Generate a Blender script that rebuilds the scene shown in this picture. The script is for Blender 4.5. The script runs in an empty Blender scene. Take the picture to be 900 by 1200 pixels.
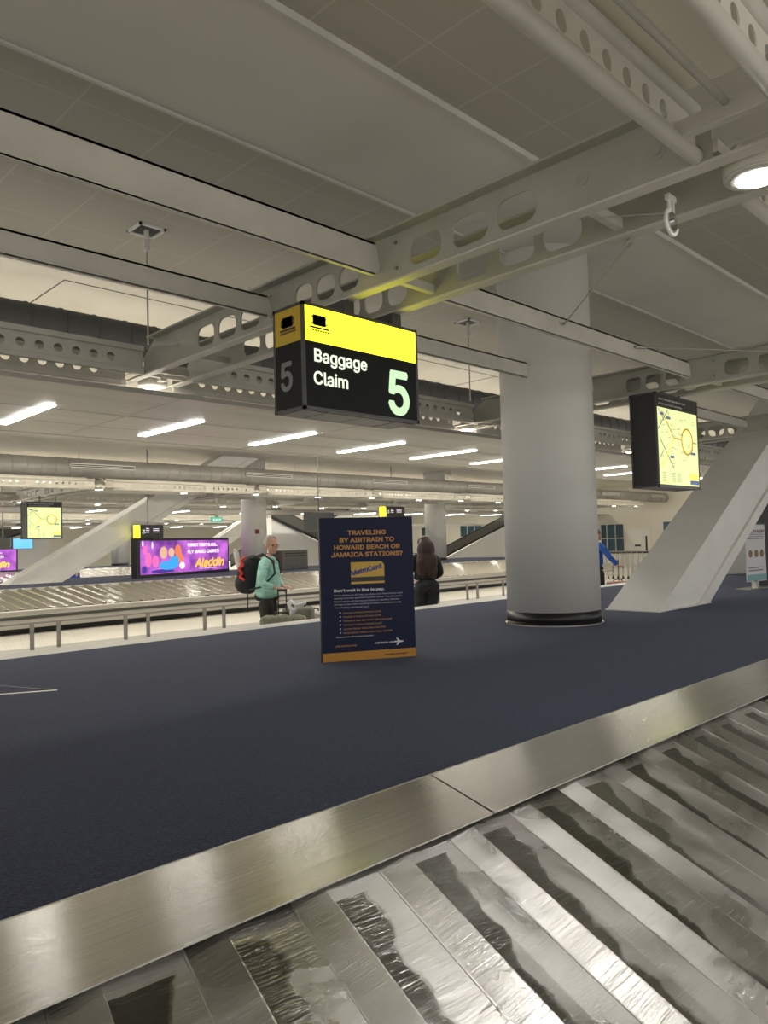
import bpy, bmesh, math, random
from math import radians as R, pi, sin, cos, atan2, sqrt
from mathutils import Vector, Matrix
random.seed(5)
S = bpy.context.scene
COL = S.collection

# ------------------------------------------------------------------ camera
def make_camera():
    p, r, y = R(2.384), R(-1.616), R(45.27)
    f = Vector((cos(y)*cos(p), sin(y)*cos(p), sin(p)))
    rt = Vector((sin(y), -cos(y), 0)); up = rt.cross(f)
    rt2 = cos(r)*rt + sin(r)*up; up2 = -sin(r)*rt + cos(r)*up
    m = Matrix((rt2, up2, -f)).transposed().to_4x4(); m.translation = (0, 0, 1.55)
    cd = bpy.data.cameras.new('camera'); cd.sensor_fit = 'VERTICAL'; cd.sensor_height = 24
    cd.lens = 881.2/1200*24; cd.clip_start = .02; cd.clip_end = 400
    c = bpy.data.objects.new('camera', cd); c.matrix_world = m; COL.objects.link(c); S.camera = c
make_camera()
W = bpy.data.worlds.new('world'); S.world = W; W.use_nodes = True
W.node_tree.nodes['Background'].inputs[0].default_value = (1.0, .965, .90, 1)
W.node_tree.nodes['Background'].inputs[1].default_value = .95
S.view_settings.view_transform = 'Standard'; S.view_settings.look = 'None'
S.view_settings.exposure = 0.10; S.view_settings.gamma = 1; S.view_settings.use_curve_mapping = False

def area(name, loc, size, power, up=False, color=(1, .95, .86), rot=None):
    l = bpy.data.lights.new(name, 'AREA'); l.shape = 'RECTANGLE'; l.size, l.size_y = size
    l.energy = power; l.color = color
    o = bpy.data.objects.new(name, l); o.location = loc
    o.rotation_euler = rot if rot else ((pi, 0, 0) if up else (0, 0, 0)); COL.objects.link(o); return o
# cove lamp above the lower ceiling, then lamps added to brighten the hall
area('unseen_uplight', (12, 8.0, 3.25), (34, .3), 75, True)
area('unseen_uplight', (18, 14.4, 3.3), (46, 1.2), 900, True)  # added uplight hanging in open air, brightens the cream ceiling
area('unseen_uplight', (24, 29.5, 3.3), (54, 1.2), 1100, True)  # the same added uplight one bay farther back
area('added_island_fill', (16, 22.6, 4.25), (40, .15), 650)  # fill lamps added over the far islands, first one tucked behind the duct
area('added_island_fill', (22, 35.3, 4.25), (50, .15), 900)
area('added_island_fill', (28, 51, 4.25), (50, .15), 900)
area('unseen_uplight', (12, 6.35, 3.0), (34, .2), 60, True)  # uplight added to brighten the near tiles
area('added_aisle_fill', (11, 11.5, 4.25), (26, .2), 620)  # added fill lamps, thin like strip lights, to brighten the aisles
area('added_aisle_fill', (20, 27.0, 4.2), (44, .2), 1300)
area('added_aisle_fill', (26, 43.0, 4.2), (54, .2), 1400)
area('added_aisle_fill', (3.0, -3.0, 4.2), (16, .4), 110)

# ------------------------------------------------------------------ materials
def mat(name, col, rough=.5, metal=0, emit=None, estr=0, spec=None, coat=0):
    m = bpy.data.materials.new(name); m.use_nodes = True
    b = m.node_tree.nodes['Principled BSDF']
    b.inputs['Base Color'].default_value = (*col, 1); b.inputs['Roughness'].default_value = rough
    b.inputs['Metallic'].default_value = metal
    if emit: b.inputs['Emission Color'].default_value = (*emit, 1); b.inputs['Emission Strength'].default_value = estr
    if spec is not None: b.inputs['Specular IOR Level'].default_value = spec
    if coat: b.inputs['Coat Weight'].default_value = coat
    return m
def nodes(m):
    nt = m.node_tree; return nt, nt.nodes, nt.links, nt.nodes['Principled BSDF']
def noise_mix(m, c1, c2, scale=(1, 1, 1), nscale=5, detail=4, bump=0, lo=.35, hi=.65, rough=None, coord='Object', dist=.01):
    nt, N, L, b = nodes(m)
    tc = N.new('ShaderNodeTexCoord'); mp = N.new('ShaderNodeMapping'); mp.inputs['Scale'].default_value = scale
    nz = N.new('ShaderNodeTexNoise'); nz.inputs['Scale'].default_value = nscale; nz.inputs['Detail'].default_value = detail
    L.new(tc.outputs[coord], mp.inputs[0]); L.new(mp.outputs[0], nz.inputs[0])
    cr = N.new('ShaderNodeValToRGB'); cr.color_ramp.elements[0].position = lo; cr.color_ramp.elements[1].position = hi
    cr.color_ramp.elements[0].color = (*c1, 1); cr.color_ramp.elements[1].color = (*c2, 1)
    L.new(nz.outputs[0], cr.inputs[0]); L.new(cr.outputs[0], b.inputs['Base Color'])
    if rough:
        mr = N.new('ShaderNodeMapRange'); mr.inputs[1].default_value = lo; mr.inputs[2].default_value = hi
        mr.inputs[3].default_value, mr.inputs[4].default_value = rough
        L.new(nz.outputs[0], mr.inputs[0]); L.new(mr.outputs[0], b.inputs['Roughness'])
    if bump:
        bp = N.new('ShaderNodeBump'); bp.inputs['Strength'].default_value = bump; bp.inputs['Distance'].default_value = dist
        L.new(nz.outputs[0], bp.inputs['Height']); L.new(bp.outputs[0], b.inputs['Normal'])
    return m

M = {}
M['paint'] = noise_mix(mat('white_paint', (.62, .60, .54), .42), (.58, .565, .51), (.66, .64, .58), (1, 1, 1), 3, 3)
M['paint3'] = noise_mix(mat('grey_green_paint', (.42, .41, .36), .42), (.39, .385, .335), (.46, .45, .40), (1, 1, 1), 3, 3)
M['paint2'] = mat('column_paint', (.80, .795, .765), .5)
M['strut'] = noise_mix(mat('strut_paint', (.82, .81, .79), .45), (.79, .785, .76), (.84, .835, .81), (1, 1, 1), 2, 3)
M['slab'] = noise_mix(mat('slab_paint', (.55, .53, .48), .6), (.62, .60, .54), (.69, .67, .61), (1, 1, 1), .8, 2)
M['cream'] = noise_mix(mat('cream_panel', (.72, .68, .58), .6), (.68, .64, .54), (.76, .72, .63), (1, 1, 1), 1.2, 3)
M['low'] = noise_mix(mat('lower_ceiling_metal', (.5, .48, .43), .35), (.46, .44, .39), (.55, .52, .47), (.12, 3, 1), 1.5, 3)
M['duct'] = mat('dark_duct', (.07, .07, .068), .55)
M['bduct'] = noise_mix(mat('grey_duct', (.40, .39, .37), .4, .3), (.36, .35, .33), (.44, .43, .41), (.4, 1, 1), 2, 3)
M['black'] = mat('black', (.012, .012, .014), .35)
M['rubber'] = mat('black_rubber', (.02, .02, .02), .6)
M['signbox'] = mat('sign_housing', (.035, .036, .036), .35)
M['signgrey'] = mat('sign_trim', (.11, .11, .11), .35, .5)
M['lens'] = mat('lamp_lens', (.9, .9, .9), .4, 0, (1, .97, .93), 22)
M['led'] = mat('led_strip', (.9, .9, .9), .4, 0, (1, .98, .95), 18)
M['chrome'] = mat('chrome', (.7, .7, .7), .15, 1)
M['steelpost'] = mat('brushed_steel', (.50, .48, .44), .38, 1)
M['alarm'] = mat('alarm_red', (.22, .03, .03), .5)
M['post'] = mat('dull_steel_post', (.24, .23, .21), .45, .6)
M['yellow'] = mat('lit_yellow_panel', (.3, .28, .02), .3, 0, (.92, .84, .018), 3.2)
M['yellow_off'] = mat('unlit_yellow', (.62, .41, .025), .4)
M['white_lit'] = mat('lit_white_letters', (.1, .1, .09), .5, 0, (.90, 1, .76), 1.05, spec=.2)
M['green_lit'] = mat('lit_green_white_letters', (.05, .08, .05), .5, 0, (.66, 1, .56), 1.0, spec=.2)
M['sign_black'] = mat('sign_black_panel', (.010, .011, .012), .55, spec=.25)
M['grey_text'] = mat('unlit_letters', (.22, .22, .21), .4)
M['navy'] = mat('board_navy', (.0095, .014, .050), .55, spec=.25)
M['orange'] = mat('board_orange', (.50, .24, .035), .45)
M['otext'] = mat('orange_text', (.55, .26, .06), .5)
M['wtext'] = mat('white_text', (.75, .75, .78), .5)
M['btext'] = mat('pale_text', (.40, .40, .48), .5)
M['gold'] = mat('card_yellow', (.62, .40, .06), .5)
M['blue_text'] = mat('card_blue', (.02, .04, .30), .5)
M['map'] = mat('lit_map', (.4, .42, .2), .3, 0, (.76, .84, .38), 1.0)
M['mapy'] = mat('lit_map_yellow', (.4, .4, .1), .3, 0, (.88, .80, .12), 1.0)
M['mapo'] = mat('map_orange_line', (.5, .3, .05), .4, 0, (.55, .34, .04), .55)
M['mapg'] = mat('map_grey_line', (.25, .27, .2), .4, 0, (.28, .30, .18), .6)
M['mapb'] = mat('map_blue_label', (.1, .12, .25), .4, 0, (.10, .14, .28), .7)
M['wall'] = noise_mix(mat('wall_cream', (.78, .75, .66), .7), (.75, .72, .63), (.80, .77, .69), (1, 1, 1), .6, 2)
M['dwall'] = mat('dark_panel', (.045, .045, .045), .5)
M['white'] = mat('white_cladding', (.78, .77, .73), .5)
M['glass'] = mat('dark_blue_glass', (.05, .10, .14), .08)
M['skin'] = mat('skin', (.50, .27, .19), .55)
M['mint'] = noise_mix(mat('mint_shirt', (.3, .62, .52), .8), (.27, .54, .45), (.42, .72, .61), (1, 1, 6), 9, 3)
M['trousers'] = mat('dark_trousers', (.022, .018, .016), .8)
M['hair_grey'] = mat('grey_hair', (.35, .31, .27), .7)
M['hair_brown'] = noise_mix(mat('dark_brown_hair', (.03, .014, .009), .45), (.010, .006, .005), (.050, .019, .010), (1, 1, .15), 40, 3)
M['blackcloth'] = noise_mix(mat('black_cloth', (.012, .013, .016), .8), (.005, .006, .008), (.011, .012, .015), (1, 1, 1), 12, 3)
M['bluecloth'] = mat('blue_cloth', (.015, .08, .35), .8)
M['olive'] = noise_mix(mat('olive_fabric', (.20, .20, .14), .8), (.16, .16, .115), (.24, .235, .17), (1, 1, 1), 20, 3)
M['red'] = mat('red_strap', (.65, .03, .02), .5)
M['bag_white'] = mat('pale_fabric', (.6, .58, .56), .8)
M['patch'] = mat('cream_patch', (.62, .54, .40), .7)
M['machine'] = mat('grey_machine', (.12, .115, .10), .4, .3)
M['purple'] = None

def grid_material():
    m = mat('ceiling_tile', (.30, .29, .255), .8); nt, N, L, b = nodes(m)
    g = N.new('ShaderNodeNewGeometry'); sx = N.new('ShaderNodeSeparateXYZ'); L.new(g.outputs['Position'], sx.inputs[0])
    def math_(op, a, bb=None):
        n = N.new('ShaderNodeMath'); n.operation = op
        for i, v in enumerate((a, bb)):
            if v is None: continue
            if isinstance(v, (int, float)): n.inputs[i].default_value = v
            else: L.new(v, n.inputs[i])
        return n.outputs[0]
    def line(axis, off, w):
        s = math_('SUBTRACT', sx.outputs[axis], off); d = math_('DIVIDE', s, .6); fr = math_('FRACT', d)
        a = math_('SUBTRACT', fr, .5); ab = math_('ABSOLUTE', a); return math_('GREATER_THAN', ab, .5-w)
    lx = line(0, 3.07, .013); ly1 = line(1, 2.64, .010)
    mx = math_('MAXIMUM', lx, ly1)
    nz = N.new('ShaderNodeTexNoise'); nz.inputs['Scale'].default_value = 160; L.new(g.outputs['Position'], nz.inputs[0])
    cr = N.new('ShaderNodeValToRGB'); cr.color_ramp.elements[0].color = (.43, .41, .35, 1); cr.color_ramp.elements[1].color = (.51, .49, .42, 1)
    L.new(nz.outputs[0], cr.inputs[0])
    mix = N.new('ShaderNodeMix'); mix.data_type = 'RGBA'; L.new(mx, mix.inputs[0]); L.new(cr.outputs[0], mix.inputs[6])
    mix.inputs[7].default_value = (.55, .53, .46, 1); L.new(mix.outputs[2], b.inputs['Base Color']); return m
M['tile'] = grid_material()

def carpet_material():
    m = mat('navy_carpet', (.02, .024, .04), .95, spec=.2); nt, N, L, b = nodes(m)
    b.inputs['Sheen Weight'].default_value = .18; b.inputs['Sheen Roughness'].default_value = .5
    b.inputs['Sheen Tint'].default_value = (.55, .6, .85, 1)
    tc = N.new('ShaderNodeTexCoord')
    n1 = N.new('ShaderNodeTexNoise'); n1.inputs['Scale'].default_value = 150; n1.inputs['Detail'].default_value = 4; L.new(tc.outputs['Object'], n1.inputs[0])
    n2 = N.new('ShaderNodeTexNoise'); n2.inputs['Scale'].default_value = 1.6; n2.inputs['Detail'].default_value = 5; L.new(tc.outputs['Object'], n2.inputs[0])
    cr = N.new('ShaderNodeValToRGB'); cr.color_ramp.elements[0].position = .35; cr.color_ramp.elements[1].position = .7
    cr.color_ramp.elements[0].color = (.004, .0065, .013, 1); cr.color_ramp.elements[1].color = (.028, .039, .068, 1)
    L.new(n1.outputs[0], cr.inputs[0])
    c2 = N.new('ShaderNodeValToRGB'); c2.color_ramp.elements[0].color = (.75, .75, .78, 1); c2.color_ramp.elements[1].color = (1.2, 1.2, 1.2, 1); L.new(n2.outputs[0], c2.inputs[0])
    mx = N.new('ShaderNodeMix'); mx.data_type = 'RGBA'; mx.blend_type = 'MULTIPLY'; mx.inputs[0].default_value = 1
    L.new(cr.outputs[0], mx.inputs[6]); L.new(c2.outputs[0], mx.inputs[7])
    # pale flecks of lint
    vo = N.new('ShaderNodeTexVoronoi'); vo.inputs['Scale'].default_value = 9; L.new(tc.outputs['Object'], vo.inputs[0])
    lt = N.new('ShaderNodeMath'); lt.operation = 'LESS_THAN'; lt.inputs[1].default_value = .03; L.new(vo.outputs['Distance'], lt.inputs[0])
    m2 = N.new('ShaderNodeMix'); m2.data_type = 'RGBA'; L.new(lt.outputs[0], m2.inputs[0]); L.new(mx.outputs[2], m2.inputs[6]); m2.inputs[7].default_value = (.09, .09, .09, 1)
    L.new(m2.outputs[2], b.inputs['Base Color'])
    bp = N.new('ShaderNodeBump'); bp.inputs['Strength'].default_value = .6; bp.inputs['Distance'].default_value = .004
    L.new(n1.outputs[0], bp.inputs['Height']); L.new(bp.outputs[0], b.inputs['Normal']); return m
M['carpet'] = carpet_material()

def steel_material(name, base, rough, brush_axis, scratches):
    """bare metal, brushed along one axis; scratches adds worn crossing marks"""
    m = mat(name, base, rough, 1); nt, N, L, b = nodes(m)
    tc = N.new('ShaderNodeTexCoord'); mp = N.new('ShaderNodeMapping')
    sc = [1.2, 1.2, 1.2]; 
    for i in range(3):
        if i != brush_axis: sc[i] = 260
    mp.inputs['Scale'].default_value = sc
    n1 = N.new('ShaderNodeTexNoise'); n1.inputs['Scale'].default_value = 1; n1.inputs['Detail'].default_value = 3
    L.new(tc.outputs['Object'], mp.inputs[0]); L.new(mp.outputs[0], n1.inputs[0])
    n2 = N.new('ShaderNodeTexNoise'); n2.inputs['Scale'].default_value = 3.2; n2.inputs['Detail'].default_value = 6; n2.inputs['Distortion'].default_value = .6
    oi = N.new('ShaderNodeObjectInfo'); ad = N.new('ShaderNodeVectorMath'); ad.operation = 'ADD'
    cmb = N.new('ShaderNodeCombineXYZ'); ml = N.new('ShaderNodeMath'); ml.operation = 'MULTIPLY'; ml.inputs[1].default_value = 37
    L.new(oi.outputs['Random'], ml.inputs[0]); L.new(ml.outputs[0], cmb.inputs[0]); L.new(ml.outputs[0], cmb.inputs[1])
    L.new(tc.outputs['Object'], ad.inputs[0]); L.new(cmb.outputs[0], ad.inputs[1]); L.new(ad.outputs[0], n2.inputs[0])
    mr = N.new('ShaderNodeMapRange'); mr.inputs[1].default_value = .35; mr.inputs[2].default_value = .65
    mr.inputs[3].default_value = rough*(.75 if scratches else .97); mr.inputs[4].default_value = rough*(1.6 if scratches else 1.04)
    L.new(n2.outputs[0], mr.inputs[0]); L.new(mr.outputs[0], b.inputs['Roughness'])
    cr = N.new('ShaderNodeValToRGB'); cr.color_ramp.elements[0].position = .3; cr.color_ramp.elements[1].position = .7
    cr.color_ramp.elements[0].color = (*[c*.82 for c in base], 1); cr.color_ramp.elements[1].color = (*[min(1, c*1.12) for c in base], 1)
    L.new((n2 if scratches else n1).outputs[0], cr.inputs[0]); L.new(cr.outputs[0], b.inputs['Base Color'])
    h = n1.outputs[0]
    b1 = N.new('ShaderNodeBump'); b1.inputs['Strength'].default_value = .25 if not scratches else .15; b1.inputs['Distance'].default_value = .002
    L.new(h, b1.inputs['Height']); last = b1.outputs[0]
    if scratches:
        for rz, sx, sy, st in ((.5, 5, 200, .32), (-.7, 4, 170, .3), (.1, 3, 240, .3), (1.3, 7, 260, .25)):
            m2 = N.new('ShaderNodeMapping'); m2.inputs['Rotation'].default_value = (0, 0, rz); m2.inputs['Scale'].default_value = (sx, sy, 3)
            L.new(ad.outputs[0], m2.inputs[0])
            w = N.new('ShaderNodeTexNoise'); w.inputs['Scale'].default_value = 1.5; w.inputs['Detail'].default_value = 1; w.inputs['Distortion'].default_value = .35
            L.new(m2.outputs[0], w.inputs[0])
            r2 = N.new('ShaderNodeMapRange'); r2.inputs[1].default_value = .60; r2.inputs[2].default_value = .68; L.new(w.outputs[0], r2.inputs[0])
            bb = N.new('ShaderNodeBump'); bb.inputs['Strength'].default_value = st; bb.inputs['Distance'].default_value = .0009
            L.new(r2.outputs[0], bb.inputs['Height']); L.new(last, bb.inputs['Normal']); last = bb.outputs[0]
        bb = N.new('ShaderNodeBump'); bb.inputs['Strength'].default_value = .35; bb.inputs['Distance'].default_value = .002
        n5 = N.new('ShaderNodeTexNoise'); n5.inputs['Scale'].default_value = 4.5; n5.inputs['Detail'].default_value = 2; L.new(ad.outputs[0], n5.inputs[0])
        L.new(n5.outputs[0], bb.inputs['Height']); L.new(last, bb.inputs['Normal']); last = bb.outputs[0]
    L.new(last, b.inputs['Normal'])
    b.inputs['Anisotropic'].default_value = .95 if not scratches else .4
    tg = N.new('ShaderNodeCombineXYZ'); tg.inputs[1].default_value = 1; L.new(tg.outputs[0], b.inputs['Tangent'])
    return m
M['rim'] = steel_material('brushed_steel_rim', (.70, .685, .635), .19, 0, False)
M['slat'] = steel_material('worn_aluminium_slat', (.57, .565, .55), .30, 1, True)

def terrazzo():
    m = mat('pale_terrazzo', (.62, .60, .54), .3)
    return noise_mix(m, (.56, .54, .48), (.68, .66, .60), (1, 1, 1), 40, 4, rough=(.25, .4))
M['terrazzo'] = terrazzo()
def add_worn_reflection(m):
    '''burnished worn patch on every plate, dark reflection painted into its colour, ragged edge'''
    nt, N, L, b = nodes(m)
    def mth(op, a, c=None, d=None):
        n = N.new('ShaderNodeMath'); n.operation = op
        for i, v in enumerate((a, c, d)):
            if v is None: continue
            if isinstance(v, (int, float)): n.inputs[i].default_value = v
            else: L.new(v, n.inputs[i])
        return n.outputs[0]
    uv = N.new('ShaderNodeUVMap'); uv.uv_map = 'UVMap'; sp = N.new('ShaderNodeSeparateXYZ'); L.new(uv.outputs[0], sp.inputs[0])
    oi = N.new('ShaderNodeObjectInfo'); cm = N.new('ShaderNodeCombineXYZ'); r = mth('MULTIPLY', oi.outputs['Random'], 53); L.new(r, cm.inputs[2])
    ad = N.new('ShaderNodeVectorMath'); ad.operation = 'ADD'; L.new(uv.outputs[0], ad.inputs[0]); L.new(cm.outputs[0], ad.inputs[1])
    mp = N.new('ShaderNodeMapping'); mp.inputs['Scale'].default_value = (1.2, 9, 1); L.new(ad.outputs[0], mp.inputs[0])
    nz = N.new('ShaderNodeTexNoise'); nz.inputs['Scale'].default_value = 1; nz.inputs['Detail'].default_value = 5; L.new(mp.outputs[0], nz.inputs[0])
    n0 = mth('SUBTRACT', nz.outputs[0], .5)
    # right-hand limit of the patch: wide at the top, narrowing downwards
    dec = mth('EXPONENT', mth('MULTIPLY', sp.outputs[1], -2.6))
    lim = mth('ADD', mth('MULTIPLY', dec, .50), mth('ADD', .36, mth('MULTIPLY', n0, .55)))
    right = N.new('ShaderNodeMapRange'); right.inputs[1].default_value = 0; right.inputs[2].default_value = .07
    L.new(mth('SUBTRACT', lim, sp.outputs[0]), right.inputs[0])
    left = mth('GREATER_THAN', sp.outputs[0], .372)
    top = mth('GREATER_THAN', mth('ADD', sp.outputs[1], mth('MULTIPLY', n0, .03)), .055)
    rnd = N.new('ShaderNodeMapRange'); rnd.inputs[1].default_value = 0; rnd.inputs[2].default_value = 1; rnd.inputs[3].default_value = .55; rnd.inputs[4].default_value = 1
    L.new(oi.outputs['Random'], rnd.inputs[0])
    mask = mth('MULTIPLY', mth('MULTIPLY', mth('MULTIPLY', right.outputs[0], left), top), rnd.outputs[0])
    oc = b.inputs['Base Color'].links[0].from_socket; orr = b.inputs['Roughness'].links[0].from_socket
    mx = N.new('ShaderNodeMix'); mx.data_type = 'RGBA'; L.new(mask, mx.inputs[0]); L.new(oc, mx.inputs[6]); mx.inputs[7].default_value = (.17, .165, .15, 1)  # dark surroundings mirrored by the patch, painted as base colour
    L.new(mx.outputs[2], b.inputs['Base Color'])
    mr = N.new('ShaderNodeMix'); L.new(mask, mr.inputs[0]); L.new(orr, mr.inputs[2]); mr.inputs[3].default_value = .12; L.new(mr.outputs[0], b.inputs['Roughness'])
M['slat_far'] = steel_material('aluminium_slat_far', (.66, .64, .59), .20, 1, False)
add_worn_reflection(M['slat'])

# ------------------------------------------------------------------ helpers
def tag(o, label=None, cat=None, group=None, kind=None):
    if label: o['label'] = label
    if cat: o['category'] = cat
    if group: o['group'] = group
    if kind: o['kind'] = kind
    return o
def link(name, me, m, parent=None, loc=None, rot=None, smooth=False):
    o = bpy.data.objects.new(name, me); COL.objects.link(o)
    if m is not None and not me.materials: me.materials.append(m)
    if parent: o.parent = parent
    if loc: o.location = loc
    if rot: o.rotation_euler = rot
    if smooth:
        for p in me.polygons: p.use_smooth = True
    return o
def empty(name, loc=(0, 0, 0), rz=0, label=None, cat=None, group=None):
    o = bpy.data.objects.new(name, None); COL.objects.link(o); o.location = loc; o.rotation_euler = (0, 0, rz)
    o.empty_display_size = .1
    return tag(o, label, cat, group)
def bm_obj(name, bm, m, parent=None, smooth=False, **k):
    me = bpy.data.meshes.new(name); bmesh.ops.recalc_face_normals(bm, faces=bm.faces); bm.to_mesh(me); bm.free()
    return link(name, me, m, parent, smooth=smooth, **k)
def box(bm, x0, x1, y0, y1, z0, z1, bev=0, mi=0):
    r = bmesh.ops.create_cube(bm, size=1)
    vs = r['verts']
    bmesh.ops.scale(bm, vec=(abs(x1-x0), abs(y1-y0), abs(z1-z0)), verts=vs)
    bmesh.ops.translate(bm, vec=((x0+x1)/2, (y0+y1)/2, (z0+z1)/2), verts=vs)
    fs = set(f for v in vs for f in v.link_faces)
    for f in fs: f.material_index = mi
    if bev:
        es = list(set(e for v in vs for e in v.link_edges))
        bmesh.ops.bevel(bm, geom=es, offset=bev, segments=2, affect='EDGES', profile=.5)
def tube(bm, a, b, r, n=12, r2=None):
    a, b = Vector(a), Vector(b); d = b-a
    q = d.to_track_quat('Z', 'Y').to_matrix().to_4x4(); q.translation = (a+b)/2
    bmesh.ops.create_cone(bm, cap_ends=True, segments=n, radius1=r, radius2=r if r2 is None else r2, depth=d.length, matrix=q)
def path(bm, pts, r, n=8):
    for a, b in zip(pts[:-1], pts[1:]): tube(bm, a, b, r, n)
    for p in pts[1:-1]:
        bmesh.ops.create_icosphere(bm, subdivisions=1, radius=r*1.02, matrix=Matrix.Translation(p))
def ball(bm, c, r, sc=(1, 1, 1), rot=None, sub=3):
    mt = Matrix.Translation(c) @ (rot.to_matrix().to_4x4() if rot else Matrix()) @ Matrix.Diagonal((*sc, 1))
    bmesh.ops.create_icosphere(bm, subdivisions=sub, radius=r, matrix=mt)
def prism(bm, pts, a, b):
    """pts: list of 3D points (planar); extrude by vector b-a offset"""
    off = Vector(b)-Vector(a)
    v0 = [bm.verts.new(Vector(p)) for p in pts]; v1 = [bm.verts.new(Vector(p)+off) for p in pts]
    bm.faces.new(v0); bm.faces.new(v1[::-1]); n = len(pts)
    for i in range(n): bm.faces.new((v0[i], v0[(i+1) % n], v1[(i+1) % n], v1[i]))
def mesh_from(o):
    dg = bpy.context.evaluated_depsgraph_get(); ev = o.evaluated_get(dg)
    me = bpy.data.meshes.new_from_object(ev); return me
def rrect(cx, cy, w, h, r, n=5):
    out = []
    for (sx, sy, a0) in ((1, 1, 0), (-1, 1, 90), (-1, -1, 180), (1, -1, 270)):
        for k in range(n+1):
            a = R(a0+90*k/n); out.append((cx+sx*(w/2-r)+r*cos(a), cy+sy*(h/2-r)+r*sin(a)))
    return out
def circ(cx, cy, r, n=20): return [(cx+r*cos(2*pi*k/n), cy+r*sin(2*pi*k/n)) for k in range(n)]
def plate_mesh(name, outer, holes, thick):
    """flat plate in local XY with holes, thickness along Z (centred)"""
    cu = bpy.data.curves.new(name, 'CURVE'); cu.dimensions = '2D'; cu.fill_mode = 'BOTH'; cu.extrude = thick/2
    for pts in [outer]+holes:
        sp = cu.splines.new('POLY'); sp.points.add(len(pts)-1)
        for i, (x, y) in enumerate(pts): sp.points[i].co = (x, y, 0, 1)
        sp.use_cyclic_u = True
    o = bpy.data.objects.new(name, cu); COL.objects.link(o)
    me = mesh_from(o); me.name = name; COL.objects.unlink(o); bpy.data.objects.remove(o); me.materials.clear(); return me
try:
    FONT = bpy.data.fonts.load(bpy.utils.system_resource('DATAFILES', path='fonts')+'/Inter.woff2')
except Exception:
    FONT = None
def text(s, size, m, parent, loc, rot=(pi/2, 0, 0), align='LEFT', bold=0, ext=.001, name='lettering', shear=0, sx=1, spacing=1, line=1):
    cu = bpy.data.curves.new(name, 'FONT'); cu.body = s; cu.size = size; cu.align_x = align; cu.offset = 0
    if FONT: cu.font = FONT; sx = sx*1.36
    cu.extrude = ext; cu.shear = shear; cu.space_character = spacing; cu.space_line = line; cu.resolution_u = 4
    o = bpy.data.objects.new(name, cu); COL.objects.link(o)
    me = mesh_from(o); me.name = name; COL.objects.unlink(o); bpy.data.objects.remove(o); me.materials.clear()
    for v in me.vertices: v.co.x *= sx
    if bold:      # heavier strokes: the same outline laid around itself
        bm = bmesh.new()
        for k in range(7):
            dx, dy = (0, 0) if k == 6 else (bold*cos(k*pi/3), bold*sin(k*pi/3))
            n0 = len(bm.verts); bm.from_mesh(me); bm.verts.ensure_lookup_table()
            bmesh.ops.translate(bm, vec=(dx, dy, -.00002*k), verts=bm.verts[n0:])
        bm.to_mesh(me); bm.free()
    return link(name, me, m, parent, loc, rot)
def copy_tree(o, parent=None, loc=None, label=None, group=None):
    c = o.copy(); COL.objects.link(c)
    if parent: c.parent = parent
    if loc is not None: c.location = loc
    if label: c['label'] = label
    if group: c['group'] = group
    for ch in list(KIDS(o)): copy_tree(ch, c)
    return c
def KIDS(o): return [x for x in o.children]
def struct(name, bm, m, **k): return tag(bm_obj(name, bm, m, **k), kind='structure')

# ------------------------------------------------------------------ setting
ZC = 4.3
MY = 15.7            # one hall bay after another
bm = bmesh.new(); box(bm, -8, 60, -6, 64, -.1, 0); struct('floor', bm, M['terrazzo'])
# raised carpeted islands
def near_edge(x): return 1.80-.0165*x
bm = bmesh.new()
prism(bm, [(-2, near_edge(-2), .70), (16.5, near_edge(16.5), .70), (22, 6.12, .70), (-2, 6.12, .70)], (0, 0, 0), (0, 0, .05))
box(bm, -2, 16.2, 2.0, 6.0, 0, .70)
o = struct('floor', bm, M['carpet'])
bm = bmesh.new(); box(bm, -2, 27, 16.7, 21.9, 0, .80); struct('floor', bm, M['carpet'])
bm = bmesh.new(); box(bm, 2, 40, 32.4, 37.6, 0, .80); struct('floor', bm, M['carpet'])
bm = bmesh.new(); prism(bm, [(1.0, 4.86, .7505), (1.72, 4.47, .7505), (1.735, 4.485, .7505), (1.0, 4.89, .7505)], (0, 0, 0), (0, 0, .004))
struct('trim_1', bm, M['steelpost'])
bm = bmesh.new(); prism(bm, [(1.3, 5.65, .7505), (1.73, 4.47, .7505), (1.736, 4.48, .7505), (1.31, 5.66, .7505)], (0, 0, 0), (0, 0, .002))
struct('trim_2', bm, M['black'])

# upper ceiling
bm = bmesh.new(); box(bm, -8, 60, -6, 7.2, ZC, ZC+.1); struct('ceiling', bm, M['tile'])
bm = bmesh.new(); box(bm, -8, 60, 7.2, 64, ZC, ZC+.1); struct('ceiling', bm, M['cream'])
bm = bmesh.new(); box(bm, -8, 60, 2.97, 4.12, ZC-.03, ZC-.001); struct('ceiling', bm, M['slab'])
bm = bmesh.new(); box(bm, -8, 60, 2.945, 2.97, ZC-.045, ZC-.001); box(bm, -8, 60, 4.12, 4.145, ZC-.045, ZC-.001); struct('trim_3', bm, M['paint'])
bm = bmesh.new()
for x in (.6, 3.02, 5.4, 7.8, 10.2): box(bm, x, x+.012, 7.55, 12, ZC-.004, ZC)
box(bm, 3.02, 20, 7.54, 7.552, ZC-.004, ZC); struct('trim_4', bm, M['duct'])
# lower metal ceilings with lamps
for k, (x0, x1) in enumerate(((-4, 38.5), (-2, 44), (2, 50))):
    bm = bmesh.new(); box(bm, x0, x1, 5.58+MY*k, 8.05+MY*k, 2.8, 2.84); struct('ceiling', bm, M['low'])
    bm = bmesh.new(); box(bm, x0, x1, 8.05+MY*k, 8.08+MY*k, 2.79, 2.96); struct('trim_5', bm, M['paint'])
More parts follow.
